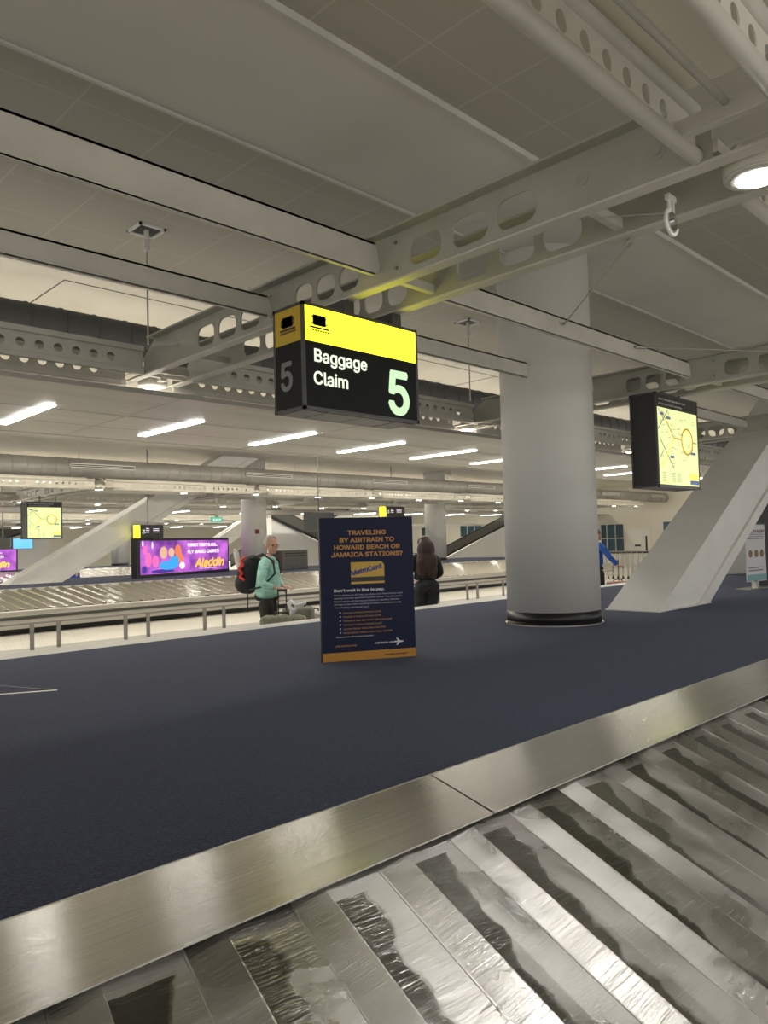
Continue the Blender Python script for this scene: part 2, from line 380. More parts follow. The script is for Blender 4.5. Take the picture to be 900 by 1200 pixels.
# seams in lower ceiling
bm = bmesh.new()
for y in (6.6, 7.3): box(bm, -4, 30, y, y+.006, 2.797, 2.8)
for x in (1.0, 3.2, 5.4, 7.6, 9.8, 12): box(bm, x, x+.006, 5.58, 8.05, 2.797, 2.8)
struct('trim_6', bm, M['bduct'])

# walls of the hall, far off
WX, WK = 39.0, 39/28
def wb(bm, x0, x1, y0, y1, z0, z1): box(bm, WX+x0, WX+x1, y0*WK, y1*WK, 1.55+(z0-1.55)*WK if z0 > 0 else 0, ZC if z1 is None else 1.55+(z1-1.55)*WK)
bm = bmesh.new(); wb(bm, 0, .2, 5, 14.65, 0, None); wb(bm, 0, .2, 14.65, 15.7, 0, .93); wb(bm, 0, .2, 14.65, 15.7, 2.05, None); wb(bm, 0, .2, 15.7, 16.6, 0, None); struct('wall_right', bm, M['wall'])
bm = bmesh.new(); wb(bm, .05, .1, 14.65, 15.7, .93, 2.05); struct('window_1', bm, M['glass'])
bm = bmesh.new()
for y in (14.65, 15.02, 15.4, 15.67): wb(bm, 0.0, .06, y, y+.03, .93, 2.05)
wb(bm, 0.0, .06, 14.65, 15.7, 1.47, 1.5); o = bm_obj('window_frame', bm, M['paint'], bpy.data.objects['window_1'])
bm = bmesh.new(); wb(bm, -.04, 0, 13.55, 14.5, 0, 1.85); d = struct('door_1', bm, M['white'])
bm = bmesh.new(); wb(bm, -.07, -.04, 13.68, 13.74, .95, 1.55); bm_obj('door_handle', bm, M['black'], d)
bm = bmesh.new(); wb(bm, -.05, -.04, 13.95, 14.2, 1.15, 1.22); bm_obj('notice', bm, M['black'], d)
bm = bmesh.new(); wb(bm, -.05, 0, 12.2, 13.0, 1.2, 2.07); struct('window_2', bm, M['glass'])
bm = bmesh.new(); box(bm, 56, 56.3, 18, 62, 0, ZC); struct('wall_right', bm, M['wall'])
for n, (y, w) in enumerate(((33.5, 2.2), (38.2, 2.6), (43.5, 2.6), (48.5, 2.6), (53.8, 2.6))):
    bm = bmesh.new(); box(bm, 55.9, 56, y, y+w, 1.0, 3.0); wn = struct('window_%d' % (3+n), bm, M['glass'])
    bm = bmesh.new()
    for q in range(4): box(bm, 55.85, 55.9, y+w*q/3-.03, y+w*q/3+.03, 1, 3)
    box(bm, 55.85, 55.9, y, y+w, 1.9, 1.98); bm_obj('window_frame', bm, M['paint'], wn)
bm = bmesh.new(); box(bm, -8, 60, 62, 62.3, 0, ZC); struct('wall_back', bm, M['wall'])

# ------------------------------------------------------------------ structure overhead: double beams
BX0, BP = 3.165, 4.3           # first beam pair centre, pitch
BYC = 3.4
slots = [(s*y, .095) for y in (1.39, 1.09, .80, ) for s in (1, -1)]+[(s*y, .095) for y in (.205,) for s in (1, -1)]
slots = [(-1.39, .10), (-1.11, .10), (-.81, .10), (-.21, .10), (0.0, .10), (.21, .10), (.79, .10), (1.07, .10), (1.35, .10)]
web_me = plate_mesh('web', [(-2.3, 0), (2.3, 0), (2.3, .12), (2.12, .24), (-2.12, .24), (-2.3, .12)],
                    [rrect(x, z+.002, .225 if abs(x) > .5 else .17, .15, .06) for x, z in slots], .012)
def beam(x, yc, label, group, full=True):
    t = empty('double_beam', (x, yc, 3.0), 0, label, 'beam', group)
    for s, nm in ((-1, 'front'), (1, 'rear')):
        xw = -.235 if s < 0 else .165
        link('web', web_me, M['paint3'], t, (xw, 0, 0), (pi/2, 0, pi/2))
        bm = bmesh.new()
        box(bm, xw-.006, xw+.07, -2.72, 2.72, -.014, 0, .003)
        bm_obj('lower_flange', bm, M['paint'], t)
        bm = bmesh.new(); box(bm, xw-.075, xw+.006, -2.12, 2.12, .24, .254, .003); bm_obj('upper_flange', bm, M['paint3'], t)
    bm = bmesh.new()
    for y in (-2.3, -1.7, -.5, .5, 1.7, 2.3): box(bm, -.235, .165, y-.02, y+.02, .02, .07)
    bm_obj('cross_tie', bm, M['paint'], t)
    if full:
        bm = bmesh.new()
        for y in (-2.08, -1.75, 1.75, 2.08):
            for rr in (.042, .022): tube(bm, (-.241-(.05-rr)*.2, y, .115), (-.235, y, .115), rr, 18)
        for y in (-2.25, -2.25, -.6, -.6+.0, .55): 
            for z in (.05, .19): tube(bm, (-.25, y, z), (-.235, y, z), .010, 8)
    bm_obj('bolt_plate', bm, M['paint3'], t)
    return t
b0 = beam(BX0, BYC, 'pale double steel beam with rounded slots directly over the yellow baggage sign', None)
b1 = copy_tree(b0, None, (BX0+BP, BYC, 3.0), 'pale double steel beam above the lit map sign and the round column', None)
if 'group' in b0: pass
for n in range(2, 5): copy_tree(b0, None, (BX0+BP*n, BYC, 3.0), 'pale double steel beam beyond the slanted white strut', 'double beams far along this row')
for k in (1, 2):
    for n in range(0, 8):
        if BX0+BP*n < 3+4*k: continue
        copy_tree(b0, None, (BX0+BP*n, BYC+MY*k, 3.0), 'pale double beam hung over the %s carousel' % ('opposite' if k == 1 else 'farthest'), 'double beams over the %s carousel' % ('opposite' if k == 1 else 'farthest'))

# perforated truss lengths that run between the double beams
L0 = 3.86
tw_me = plate_mesh('truss_web', [(-L0/2, 0), (L0/2, 0), (L0/2, .15), (-L0/2, .15)],
                   [circ(-L0/2+.30+.137*i, .075, .035) for i in range(25) if i not in (8, 16)], .006)
def truss(x, y, z, label, group=None, tubes=True):
    t = empty('perforated_truss', (x, y, z), 0, label, 'truss', group)
    link('web', tw_me, M['paint'], t, (0, 0, 0), (pi/2, 0, 0))
    for zz, nm, r in ((-.01, 'lower_tube', .031), (.17, 'upper_tube', .031)):
        bm = bmesh.new(); tube(bm, (-L0/2-(.0), 0, zz), (L0/2, 0, zz), r, 16); bm_obj(nm, bm, M['paint'], t, smooth=True)
    return t
def flat_truss(x, y, z, label, group=None):
    t = empty('perforated_channel', (x, y, z), 0, label, 'truss', group)
    o_ = link('web', tw_me, M['paint'], t, (0, 0, .02), (pi/2, 0, 0))
    for zz, nm in ((-.02, 'lower_flange'), (.17, 'upper_flange')):
        bm = bmesh.new(); box(bm, -L0/2, L0/2, -.03, .012, zz, zz+.045, .006); bm_obj(nm, bm, M['paint'], t)
    return t
XT = BX0-BP/2
tr = {}
tr['a'] = truss(XT-.03, 1.16, 3.03, 'round-tubed perforated truss at the upper right, nearer the tiled ceiling')
tr['b'] = truss(XT-.03, .76, 2.97, 'round-tubed perforated truss cut by the top right corner')
tr['c'] = flat_truss(XT-.03, 5.70, 3.0, 'pale perforated channel at the left, in front of the dark duct')
tr['d'] = flat_truss(XT-.03, 6.02, 2.965, 'pale perforated channel behind and just below the front one at the left')
for key, ys in (('a', 1.16), ('b', .76), ('c', 5.70), ('d', 6.02)):
    z = tr[key].location.z
    nm = {'a': 'near', 'b': 'nearest', 'c': 'far', 'd': 'farthest'}[key]
    for n in range(1, 5):
        where = {1: 'between the sign beam and the next beam', 2: 'behind the map sign and slanted strut'}.get(n, 'beyond the slanted strut')
        copy_tree(tr[key], None, (XT-.03+BP*n, ys, z), '%s perforated steel member %s' % (nm, where), None if n < 3 else 'perforated members beyond the strut (%s line)' % nm)
    if key == 'd': pass
    for k in (1, 2):
        for n in range(1, 8):
            if BX0+BP*n < 4+2*k: continue
            w = 'opposite' if k == 1 else 'farthest'
            copy_tree(tr[key], None, (XT-.03+BP*n, ys+MY*k, z), '%s line of perforated steel over the %s carousel' % (nm, w), 'perforated members over the %s carousel (%s line)' % (w, nm))

# slender cross beams
def cross_beam(x0, x1, y, z0, z1, label, group=None, hs=1):
    t = empty('cross_beam', ((x0+x1)/2, y, z0), 0, label, 'beam', group)
    h = z1-z0; a, b = x0-(x0+x1)/2, x1-(x0+x1)/2
    bm = bmesh.new()
    prism(bm, [(a, 0, 0), (b-.05, 0, 0), (b, 0, .03), (b-.03, 0, h), (a, 0, h)], (0, 0, 0), (0, .012, 0)); bm_obj('web', bm, M['paint'], t)
    bm = bmesh.new(); box(bm, a, b-.04, 0, .11, h-.012, h); bm_obj('upper_flange', bm, M['paint'], t)
    bm = bmesh.new(); box(bm, a, b-.04, 0, .022, -.004, .008); bm_obj('lower_lip', bm, M['paint'], t)
    return t
cross_beam(-1.2, 2.93, 2.93, 3.04, 3.22, 'slender pale beam meeting the sign beam, upper of the two at left')
cross_beam(-1.2, 2.93, 3.94, 3.045, 3.18, 'slender pale beam meeting the sign beam, lower of the two at left')
cross_beam(3.35, 7.02, 2.93, 3.02, 3.17, 'slender pale beam crossing in front of the round column')
cross_beam(3.35, 7.02, 3.94, 3.04, 3.18, 'slender pale beam passing behind the round column')
cross_beam(7.5, 11.3, 2.93, 3.04, 3.18, 'slender pale beam over the lit map sign, nearer one')
cross_beam(7.5, 11.3, 3.94, 3.04, 3.18, 'slender pale beam over the slanted strut')
for k in (1, 2):
    cb = None
    for n in range(1, 7):
        w = 'opposite' if k == 1 else 'farthest'
        for y in (2.93, 3.94):
            x0 = BX0+.2+BP*n
            if cb is None: cb = cross_beam(x0, x0+3.75, y+MY*k, 3.04, 3.18, 'slender pale cross beam over the %s carousel' % w, 'cross beams over the %s carousel' % w)
            else: copy_tree(cb, None, (x0+1.875, y+MY*k, 3.04))

# downlight pods
def pod():
    t = empty('downlight', (0, 0, 0), 0, 'x', 'light')
    bm = bmesh.new(); tube(bm, (0, 0, -.02), (0, 0, .035), .125, 40); tube(bm, (0, 0, .035), (0, 0, .10), .11, 32, .07)
    bmesh.ops.bevel(bm, geom=[e for e in bm.edges if abs(e.verts[0].co.z+.02) < .001 and abs(e.verts[1].co.z+.02) < .001], offset=.008, segments=2, affect='EDGES')
    bm_obj('housing', bm, M['paint'], t, smooth=False)
    bm = bmesh.new(); tube(bm, (0, 0, -.027), (0, 0, -.019), .078, 32); bm_obj('lens', bm, M['lens'], t)
    bm = bmesh.new(); tube(bm, (0, 0, -.0235), (0, 0, -.019), .098, 32); bm_obj('ring', bm, M['paint'], t)
    bm = bmesh.new(); box(bm, -.03, .03, -.20, -.1, .0, .03); box(bm, -.24, .24, -.21, -.17, .02, .05)
    bm_obj('bracket', bm, M['paint'], t)
    return t
p0 = pod(); pods = []
for k in (0, 1, 2):
    for n in range(0, 8):
        for y, s in ((1.01, 0), (5.96, 1)):
            x = BX0+BP*n-.03
            if (k and x < 4+3*k) or (k == 0 and n > 5) or n > 7: continue
            if k == 0 and n == 0 and s == 0: lab, g = 'large round downlight at the right edge, nearest of all', None
            elif k == 0 and n == 0: lab, g = 'round downlight under the left end of the sign beam', None
            elif k == 0 and n == 1 and s: lab, g = 'round downlight just right of the baggage sign beside the column', None
            else:
                w = ('this', 'opposite', 'farthest')[k]; lab, g = 'small round downlight in the rows over the %s carousel' % w, 'downlights over the %s carousel' % w
            c = copy_tree(p0, None, (x, y+MY*k, 2.975), lab, g)
            if k and n < 7: 
                c2 = copy_tree(p0, None, (x+BP/2, y+MY*k, 2.95), lab, g)
            if k == 0 and n < 4:
                l = bpy.data.lights.new('downlight_lamp', 'SPOT'); l.energy = 70; l.color = (1, .96, .9); l.spot_size = R(130); l.spot_blend = .7; l.shadow_soft_size = .07
                lo = bpy.data.objects.new('downlight_lamp', l); COL.objects.link(lo); lo.parent = c; lo.location = (0, 0, -.05)
for ch in list(p0.children): bpy.data.objects.remove(ch)
bpy.data.objects.remove(p0)
# curved wing plates beside the left pods
for n, lab in ((0, 'thin curved white blade beside the downlight at left'), (1, 'thin curved white blade beside the downlight right of the sign')):
    bm = bmesh.new(); xs = BX0+BP*n
    pts = [(xs-.45, 6.27), (xs-.28, 6.33), (xs+.0, 6.3), (xs+.35, 6.16), (xs+.5, 6.0), (xs+.42, 5.98), (xs+.2, 6.1), (xs-.1, 6.2)]
    prism(bm, [(x, y, 2.93) for x, y in pts], (0, 0, 0), (0, 0, .014))
    tag(bm_obj('light_blade', bm, M['paint']), lab, 'light fitting')

# LED strips in the lower ceiling
ords = ['leftmost', 'second from the left', 'third from the left', 'fourth from the left', 'fifth from the left, last before the column']
led0 = None
for n in range(0, 14):
    x = 2.45+1.43*n
    bm = bmesh.new(); box(bm, -.045, .045, -.60, .60, -.012, .0, .003)
    if n == 0: led0 = bm_obj('strip_light', bm, M['led']); o = led0
    else: bm.free(); o = led0.copy(); COL.objects.link(o)
    if n == 3: pass
    o.location = (x, 7.03, 2.8); 
    vis = 'white strip light in the lower ceiling, '
    if n < 5: tag(o, vis+ords[n], 'light', 'strip lights in the lower ceiling')
    elif n == 5: tag(o, vis+'hidden mostly by the round column', 'light', 'strip lights in the lower ceiling')
    else: tag(o, vis+'to the right of the round column', 'light', 'strip lights in the lower ceiling')
for k in (1, 2):
    for n in range(0, 10):
        o = led0.copy(); COL.objects.link(o); o.location = (7+3*k+1.9*n*1.5, 7.03+MY*k, 2.8)
        tag(o, 'white strip light in the ceiling of the %s aisle' % ('second' if k == 1 else 'third'), 'light', 'strip lights of the %s aisle' % ('second' if k == 1 else 'third'))

# ducts
def duct(y, z, r, x0, x1, m, label, ribs=.32, strap=False):
    t = empty('air_duct', (x0, y, z), 0, label, 'duct')
    bm = bmesh.new(); tube(bm, (0, 0, 0), (x1-x0, 0, 0), r, 40); bm_obj('pipe', bm, m, t, smooth=False)
    bm = bmesh.new(); x = .1
    while x < x1-x0: tube(bm, (x, 0, 0), (x+.018, 0, 0), r+.007, 40); x += ribs
    o = bm_obj('seam_rib', bm, m, t)
    tag(o, kind='stuff')
    for o_ in t.children:
        for p in o_.data.polygons: p.use_smooth = len(p.vertices) == 4
    return t
duct(7.2, 3.69, .185, -4, 26, M['duct'], 'large dark ribbed air duct behind the perforated channels')
d1 = duct(18.0, 3.55, .255, 1, 42, M['bduct'], 'long light grey air duct with slot vents over the opposite carousel')
d2 = duct(18.0+MY, 3.55, .255, 4, 50, M['bduct'], 'second light grey air duct farther back over the farthest carousel')
for dd in (d1, d2):
    for i in range(7):
        x = (8.0-1+4.95*i) if dd is d1 else (8+4.95*i)
        bm = bmesh.new(); L = 1.66 if i < 7 else 1
        box(bm, x-L/2, x+L/2, -.275, -.24, .0, .022); box(bm, x-L/2, x+L/2, -.275, -.24, .045, .062); box(bm, x-L/2, x+L/2, -.275, -.24, .085, .107)
        box(bm, x-L/2, x-L/2+.03, -.275, -.24, .0, .107); box(bm, x+L/2-.03, x+L/2, -.275, -.24, .0, .107)
        v = bm_obj('slot_vent', bm, M['white'], dd)
        bm = bmesh.new(); box(bm, x-L/2, x+L/2, -.262, -.238, .005, .1); bm_obj('vent_slot', bm, M['black'], v)

# ceiling hangers
def hanger(x, y, z1, label, plate=True, dy=0, dx=0):
    t = empty('ceiling_hanger', (x, y, ZC), 0, label, 'hanger')
    if plate:
        bm = bmesh.new(); box(bm, -.12, .12, -.12, -.1, -.02, 0); box(bm, -.12, .12, .1, .12, -.02, 0); box(bm, -.12, -.1, -.12, .12, -.02, 0); box(bm, .1, .12, -.12, .12, -.02, 0)
        bm_obj('frame', bm, M['white'], t)
        bm = bmesh.new(); box(bm, -.1, .1, -.1, .1, -.006, -.001); bm_obj('recess', bm, M['duct'], t)
    bm = bmesh.new(); tube(bm, (0, 0, 0), (0, 0, -.10), .022, 10); box(bm, -.03, .03, -.012, .012, -.16, -.09); ball(bm, (0, 0, -.17), .03, sub=2)
    bm_obj('clevis', bm, M['paint'], t)
    bm = bmesh.new(); tube(bm, (0, 0, -.17), (dx, dy, z1-ZC), .008, 8); bm_obj('rod', bm, M['steelpost'], t)
    return t
hanger(3.07, 5.90, 3.3, 'square framed ceiling hanger with rod above the left end of the sign beam')
hanger(7.37, 5.85, 3.3, 'square framed ceiling hanger between the baggage sign and the round column')
hanger(7.79, 18.66, 3.7, 'thin rod hanger above the left vent of the grey duct', False)
hanger(14.6, 18.66, 3.7, 'thin rod hanger above the grey duct under the sign', False)
hanger(22.2, 18.66, 3.7, 'thin rod hanger above the grey duct left of the column', False)
hanger(30.4, 18.66, 3.7, 'thin rod hanger above the grey duct right of the column', False)

# hook on the beam and the stay cables
t = empty('pulley_hook', (3.13, 1.36, 2.985), 0, 'white pulley hook hanging from the sign beam at upper right', 'hook')
bm = bmesh.new(); path(bm, [(-.015, 0, .02), (-.02, 0, -.07), (-.02, 0, -.07)], .008); path(bm, [(.02, 0, .02), (.02, 0, -.06)], .008)
box(bm, -.035, .035, -.01, .01, -.005, .02); bm_obj('shackle', bm, M['white'], t)
bm = bmesh.new(); tube(bm, (0, -.008, -.095), (0, .008, -.095), .042, 28); tube(bm, (0, -.018, -.095), (0, .018, -.095), .014, 12); bm_obj('wheel', bm, M['chrome'], t)
bm = bmesh.new()
for k in range(12):
    a0, a1 = R(100+k*20), R(120+k*20)
    tube(bm, (.055*cos(a0), 0, -.095+.055*sin(a0)), (.055*cos(a1), 0, -.095+.055*sin(a1)), .008, 8)
bm_obj('guard', bm, M['white'], t)
def cable(pts, r, label, end=True):
    bm = bmesh.new(); path(bm, pts, r)
    if end:
        a, b = Vector(pts[0]), Vector(pts[-1]); d = (b-a).normalized(); tube(bm, a, a+d*.09, r*2.4, 8); tube(bm, b-d*.06, b, r*1.8, 8)
    tag(bm_obj('stay_cable', bm, M['steelpost']), label, 'cable')
cable([(3.37, 1.66, 2.97), (4.81, 2.92, 3.12)], .006, 'diagonal stay cable from the sign beam to the slender beam by the column')
cable([(5.9, 2.92, 3.13), (6.98, 2.12, 3.1)], .005, 'near level stay cable right of the column above the map sign')
cable([(3.13, 1.36, 2.93), (2.95, 1.9, 3.02)], .003, 'fine cable running from the pulley hook to the sign beam', False)

# cream box and rail between the two trusses, top right
bm = bmesh.new(); box(bm, -.4, 2.86, .68, 1.32, 3.26, 3.4, .01)
tag(bm_obj('cable_tray_box', bm, M['cream']), 'cream boxed tray between the two trusses at the upper right', 'tray')
bm = bmesh.new(); tube(bm, (-.4, .97, 3.04), (2.72, .97, 3.08), .014, 12)
tag(bm_obj('conduit', bm, M['paint'], smooth=True), 'thin pale conduit rail between the two trusses at upper right', 'conduit')
bm = bmesh.new(); box(bm, 2.72, 2.76, .72, 1.18, 3.02, 3.085, .004)
tag(bm_obj('tie_bar', bm, M['paint']), 'flat pale bar tying the two trusses together near the downlight', 'bar')

# ------------------------------------------------------------------ columns and struts
def column(x, y, z0, r, label, group=None, alarm=False, segs=96):
    t = empty('round_column', (x, y, z0), 0, label, 'column', group)
    bm = bmesh.new(); tube(bm, (0, 0, .12 if z0 > .5 else 0), (0, 0, ZC-z0), r, segs); o = bm_obj('shaft', bm, M['paint2'], t)
    for p in o.data.polygons: p.use_smooth = len(p.vertices) == 4
    bm = bmesh.new(); tube(bm, (0, 0, 0), (0, 0, .125), r+.006, segs); o = bm_obj('base_band', bm, M['black'], t)
    for p in o.data.polygons: p.use_smooth = len(p.vertices) == 4
    bm = bmesh.new(); tube(bm, (0, 0, 0), (0, 0, .012), r+.02, segs); bm_obj('base_ring', bm, M['steelpost'], t)
    if alarm:
        bm = bmesh.new(); box(bm, -.07, .07, -.02, .02, -.07, .07, .01)
        a = math.atan2(-y, -x)
        bm_obj('alarm_box', bm, M['alarm'], t, loc=((r+.01)*cos(a+.25), (r+.01)*sin(a+.25), 2.03-z0), rot=(0, 0, a+.25+pi/2))
    return t
column(6.25, 4.03, .75, .44, 'large round white column standing on the navy carpet')
column(13.95, 20.0, .8, .40, 'round white column behind the man in mint green', alarm=True)
column(22.7, 20.0, .8, .42, 'round white column behind the woman with long hair')
column(8.35, 33.6, .8, .42, 'round column behind the lit map sign at far left', alarm=True)
column(17.0, 35.9, .8, .42, 'distant round column behind the purple advertising screen')
column(34.5, 35.9, .8, .42, 'distant round column past the escalator')

def strut():
    t = empty('slanted_strut', (7.6, 3.6, .75), 0, 'broad white slanted strut on the carpet right of the column', 'strut')
    H = ZC-.75; s = 1/.575
    def slab(x0, x1, y0, y1, nm, m):
        bm = bmesh.new(); prism(bm, [(x0, y0, 0), (x1, y0, 0), (x1+H*s, y0, H), (x0+H*s, y0, H)], (0, 0, 0), (0, y1-y0, 0)); return bm_obj(nm, bm, m, t)
    slab(-.05, .20, 0, .60, 'upper_flange', M['strut']); slab(.18, 1.0, .035, .565, 'web_box', M['strut']); slab(.98, 1.26, 0, .60, 'lower_flange', M['strut'])
    bm = bmesh.new(); box(bm, -.06, 1.28, -.01, .61, 0, .012); bm_obj('base_plate', bm, M['strut'], t)
    return t
st = strut()
copy_tree(st, None, (6.32, 19.25, .8), 'distant white slanted strut at the left, on the opposite carousel island')
copy_tree(st, None, (20.0, 35.2, .8), 'farthest white slanted strut, seen small beside the man in mint green')

# ------------------------------------------------------------------ carousels
def slat_mesh(pitch, ytop, ybot, ztop, zbot, sgn=1, nt=14, curve=.45, amp=1):
    """one overlapping plate; x=0 at its left edge at the top, falling from ytop to ybot"""
    prof = [(0, .0), (.36, .0095), (.375, .0090), (.64, .0030), (.985, .0005), (.99, .0022), (1.01, .0022)]
    bm = bmesh.new(); rows = []; uv = bm.loops.layers.uv.new('UVMap')
    for i in range(nt+1):
        t = i/nt; d = abs(ytop-ybot)*t
        sh = curve*d
        fl = amp*(1-.25*t)
        pv = [(p, t) for p, h in prof]
        row = [bm.verts.new((p*pitch-sh, ytop+(ybot-ytop)*t, ztop+(zbot-ztop)*t+h*fl)) for p, h in prof]
        rows.append(row)
    for a, b in zip(rows[:-1], rows[1:]):
        for j in range(len(prof)-1):
            f = bm.faces.new((a[j], b[j], b[j+1], a[j+1])); i = rows.index(a)
            for lp, (jj, ii) in zip(f.loops, ((j, i), (j, i+1), (j+1, i+1), (j+1, i))): lp[uv].uv = (prof[jj][0], ii/nt)
    bmesh.ops.recalc_face_normals(bm, faces=bm.faces)
    me = bpy.data.meshes.new('slat'); bmesh.ops.recalc_face_normals(bm, faces=bm.faces); bm.to_mesh(me); bm.free()
    return me
# near carousel
car = empty('baggage_carousel', (0, 1.80, 0), -.0165, 'stainless steel baggage carousel with overlapping slats in the foreground', 'carousel')
def loc_(bm): bmesh.ops.translate(bm, vec=(0, -1.80, 0), verts=bm.verts)
seams = [-1.7, 1.94, 5.58, 9.22, 12.86, 16.4]
for a, b in zip(seams[:-1], seams[1:]):
    bm = bmesh.new(); g = .0035
    prism(bm, [(a+g, 0, .752), (b-g, 0, .752), (b-g-.13, -.375, .745), (a+g-.13, -.375, .745)], (0, 0, 0), (0, 0, -.004))
    bm_obj('rim_panel', bm, M['rim'], car)
bm = bmesh.new(); box(bm, -1.8, 16.4, -.003, .003, .73, .7528); bm_obj('carpet_edging', bm, M['steelpost'], car)
bm = bmesh.new(); box(bm, -1.9, 16.3, -.36, -.02, .60, .722); bm_obj('rim_support', bm, M['black'], car)
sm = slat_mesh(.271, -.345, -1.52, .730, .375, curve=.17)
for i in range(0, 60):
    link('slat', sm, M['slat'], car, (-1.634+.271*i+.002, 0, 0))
bm = bmesh.new(); box(bm, -1.6, 15, -1.68, -1.46, .30, .40, .02); bm_obj('bumper', bm, M['steelpost'], car)
bm = bmesh.new(); box(bm, -1.6, 15, -1.35, -.4, 0, .30); bm_obj('plinth', bm, M['black'], car)
# far side of the near carousel
bm = bmesh.new(); prism(bm, [(-2, 4.32, .752), (16.4, 4.32, .752), (16.4, 4.66, .745), (-2, 4.66, .745)], (0, 0, 0), (0, 0, -.02))
o = bm_obj('far_rim', bm, M['bduct'], car); o.rotation_euler = (0, 0, .0165)
# opposite carousel
def far_carousel(loc, x0, x1, label, n, pitch, stuff):
    c = empty('baggage_carousel', loc, 0, label, 'carousel')
    bm = bmesh.new(); prism(bm, [(x0, 1.2, .81), (x1, 1.2, .81), (x1, 1.7, .815), (x0, 1.7, .815)], (0, 0, 0), (0, 0, -.02)); bm_obj('rim', bm, M['bduct'], c)
    me = slat_mesh(pitch, 1.22, .02, .80, .46, nt=7, curve=-.35, amp=4.2)
    for i in range(n): link('slat', me, M['slat_far'], c, (x0+pitch*i, 0, 0))
    bm = bmesh.new(); box(bm, x0, x1, -.08, .04, .36, .47, .015); bm_obj('bumper', bm, M['steelpost'], c)
    bm = bmesh.new(); box(bm, x0, x1, 0.02, .12, .29, .36); bm_obj('bumper_shadow_gap', bm, M['signgrey'], c)
    bm = bmesh.new(); box(bm, x0, x1, .02, .5, .12, .30); bm_obj('skirt', bm, M['steelpost'], c)
    bm = bmesh.new(); box(bm, x0, x1, .34, .6, 0, .12); box(bm, x0, x1, .3, .45, 0, .12); bm_obj('toe_kick', bm, M['black'], c)
    return c
fc = far_carousel((0, 15.1, 0), -1, 26, 'opposite steel slatted baggage carousel beyond the aisle', 99, .27, False)
far_carousel((0, 30.8, 0), 5, 44, 'farthest steel slatted baggage carousel at the back of the hall', 99, .39, False)

# guard rail of posts in the aisle
gr = empty('guard_rail', (10, 12.5, 0), 0, 'low steel guard rail on posts in the aisle beyond the carpet', 'railing')
bm = bmesh.new(); box(bm, -9, 13, -.02, .02, .425, .455, .006); bm_obj('rail', bm, M['post'], gr)
bm = bmesh.new(); box(bm, -9, 13, -.25, .35, 0, .015); bm_obj('floor_plate', bm, M['bduct'], gr)
bm = bmesh.new(); box(bm, -9, 13, .35, .37, 0, .02); bm_obj('floor_strip', bm, M['white'], gr)
bm = bmesh.new(); box(bm, -.028, .028, -.02, .02, 0.015, .43); pm = bpy.data.meshes.new('post'); bm.to_mesh(pm); bm.free()
for i in range(-2, 11):
    for dx in (0, .42):
        x = 4.44+1.56*i+dx-10
        if -9 < x < 13: link('post', pm, M['post'], gr, (x, 0, 0))

# ------------------------------------------------------------------ signs
def lightbox(x0, x1, y0, y1, z0, z1, label, name, cat='sign'):
    t = empty(name, ((x0+x1)/2, (y0+y1)/2, z0), 0, label, cat)
    w, d, h = (x1-x0)/2, (y1-y0)/2, z1-z0
    bm = bmesh.new(); box(bm, -w+.01, w-.01, -d+.01, d-.01, .005, h-.005); bm_obj('housing', bm, M['signbox'], t)
    bm = bmesh.new(); e = .018
    for sx in (-1, 1):
        for sy in (-1, 1): box(bm, sx*w-(e if sx > 0 else 0), sx*w+(e if sx < 0 else 0), sy*d-(e if sy > 0 else 0), sy*d+(e if sy < 0 else 0), 0, h)
    for z in (0, h-e):
        for sy in (-1, 1): box(bm, -w, w, sy*d-(e if sy > 0 else 0), sy*d+(e if sy < 0 else 0), z, z+e)
        for sx in (-1, 1): box(bm, sx*w-(e if sx > 0 else 0), sx*w+(e if sx < 0 else 0), -d, d, z, z+e)
    bm_obj('frame', bm, M['signgrey'], t)
    return t, w, d, h
sg, w, d, h = lightbox(2.58, 3.51, 3.2, 3.47, 2.30, 2.90, 'hanging illuminated black and yellow Baggage Claim 5 sign', 'hanging_sign')
yf = -d
zy = .385      # bottom of the yellow field
bm = bmesh.new(); box(bm, -w+.018, w-.018, yf+.001, yf+.012, zy, h-.018); bm_obj('yellow_panel', bm, M['yellow'], sg)
bm = bmesh.new(); box(bm, -w+.018, w-.018, yf+.001, yf+.012, .018, zy); bm_obj('black_panel', bm, M['sign_black'], sg)
def pictogram(parent, x, z, y, sc, m, axis='front'):
    bm = bmesh.new()
    def bb(a, b, c, e, bev=0): 
        if axis == 'front': box(bm, x+a*sc, x+b*sc, y-.002, y, z+c*sc, z+e*sc, bev)
        else: box(bm, y-.002, y, x-b*sc, x-a*sc, z+c*sc, z+e*sc, bev)
    bb(-.42, .42, .27, .74); bb(-.37, .37, .24, .77)
    for s in (-1, 1):
        a, b = (s*.52, s*.48) if s < 0 else (s*.48, s*.52)
        bb(a, b, .36, .64); bb(min(s*.4, s*.52), max(s*.4, s*.52), .62, .66); bb(min(s*.4, s*.52), max(s*.4, s*.52), .34, .38)
    bb(-.60, .60, .09, .18)
    for k in range(8): bb(-.6+k*.16, -.50+k*.16, -.05, .04)
    return bm_obj('pictogram', bm, m, parent)
pictogram(sg, -w+.12, h-.15, yf, .115, M['black'])
text('Baggage', .137, M['white_lit'], sg, (-w+.072, yf-.001, .275), bold=.0022, name='lettering', spacing=1.0, sx=.76)
text('Claim', .137, M['white_lit'], sg, (-w+.068, yf-.001, .148), bold=.0022, name='lettering', spacing=1.0, sx=.76)
text('5', .50, M['green_lit'], sg, (w-.292, yf-.001, .048), bold=.011, name='number', sx=.72)
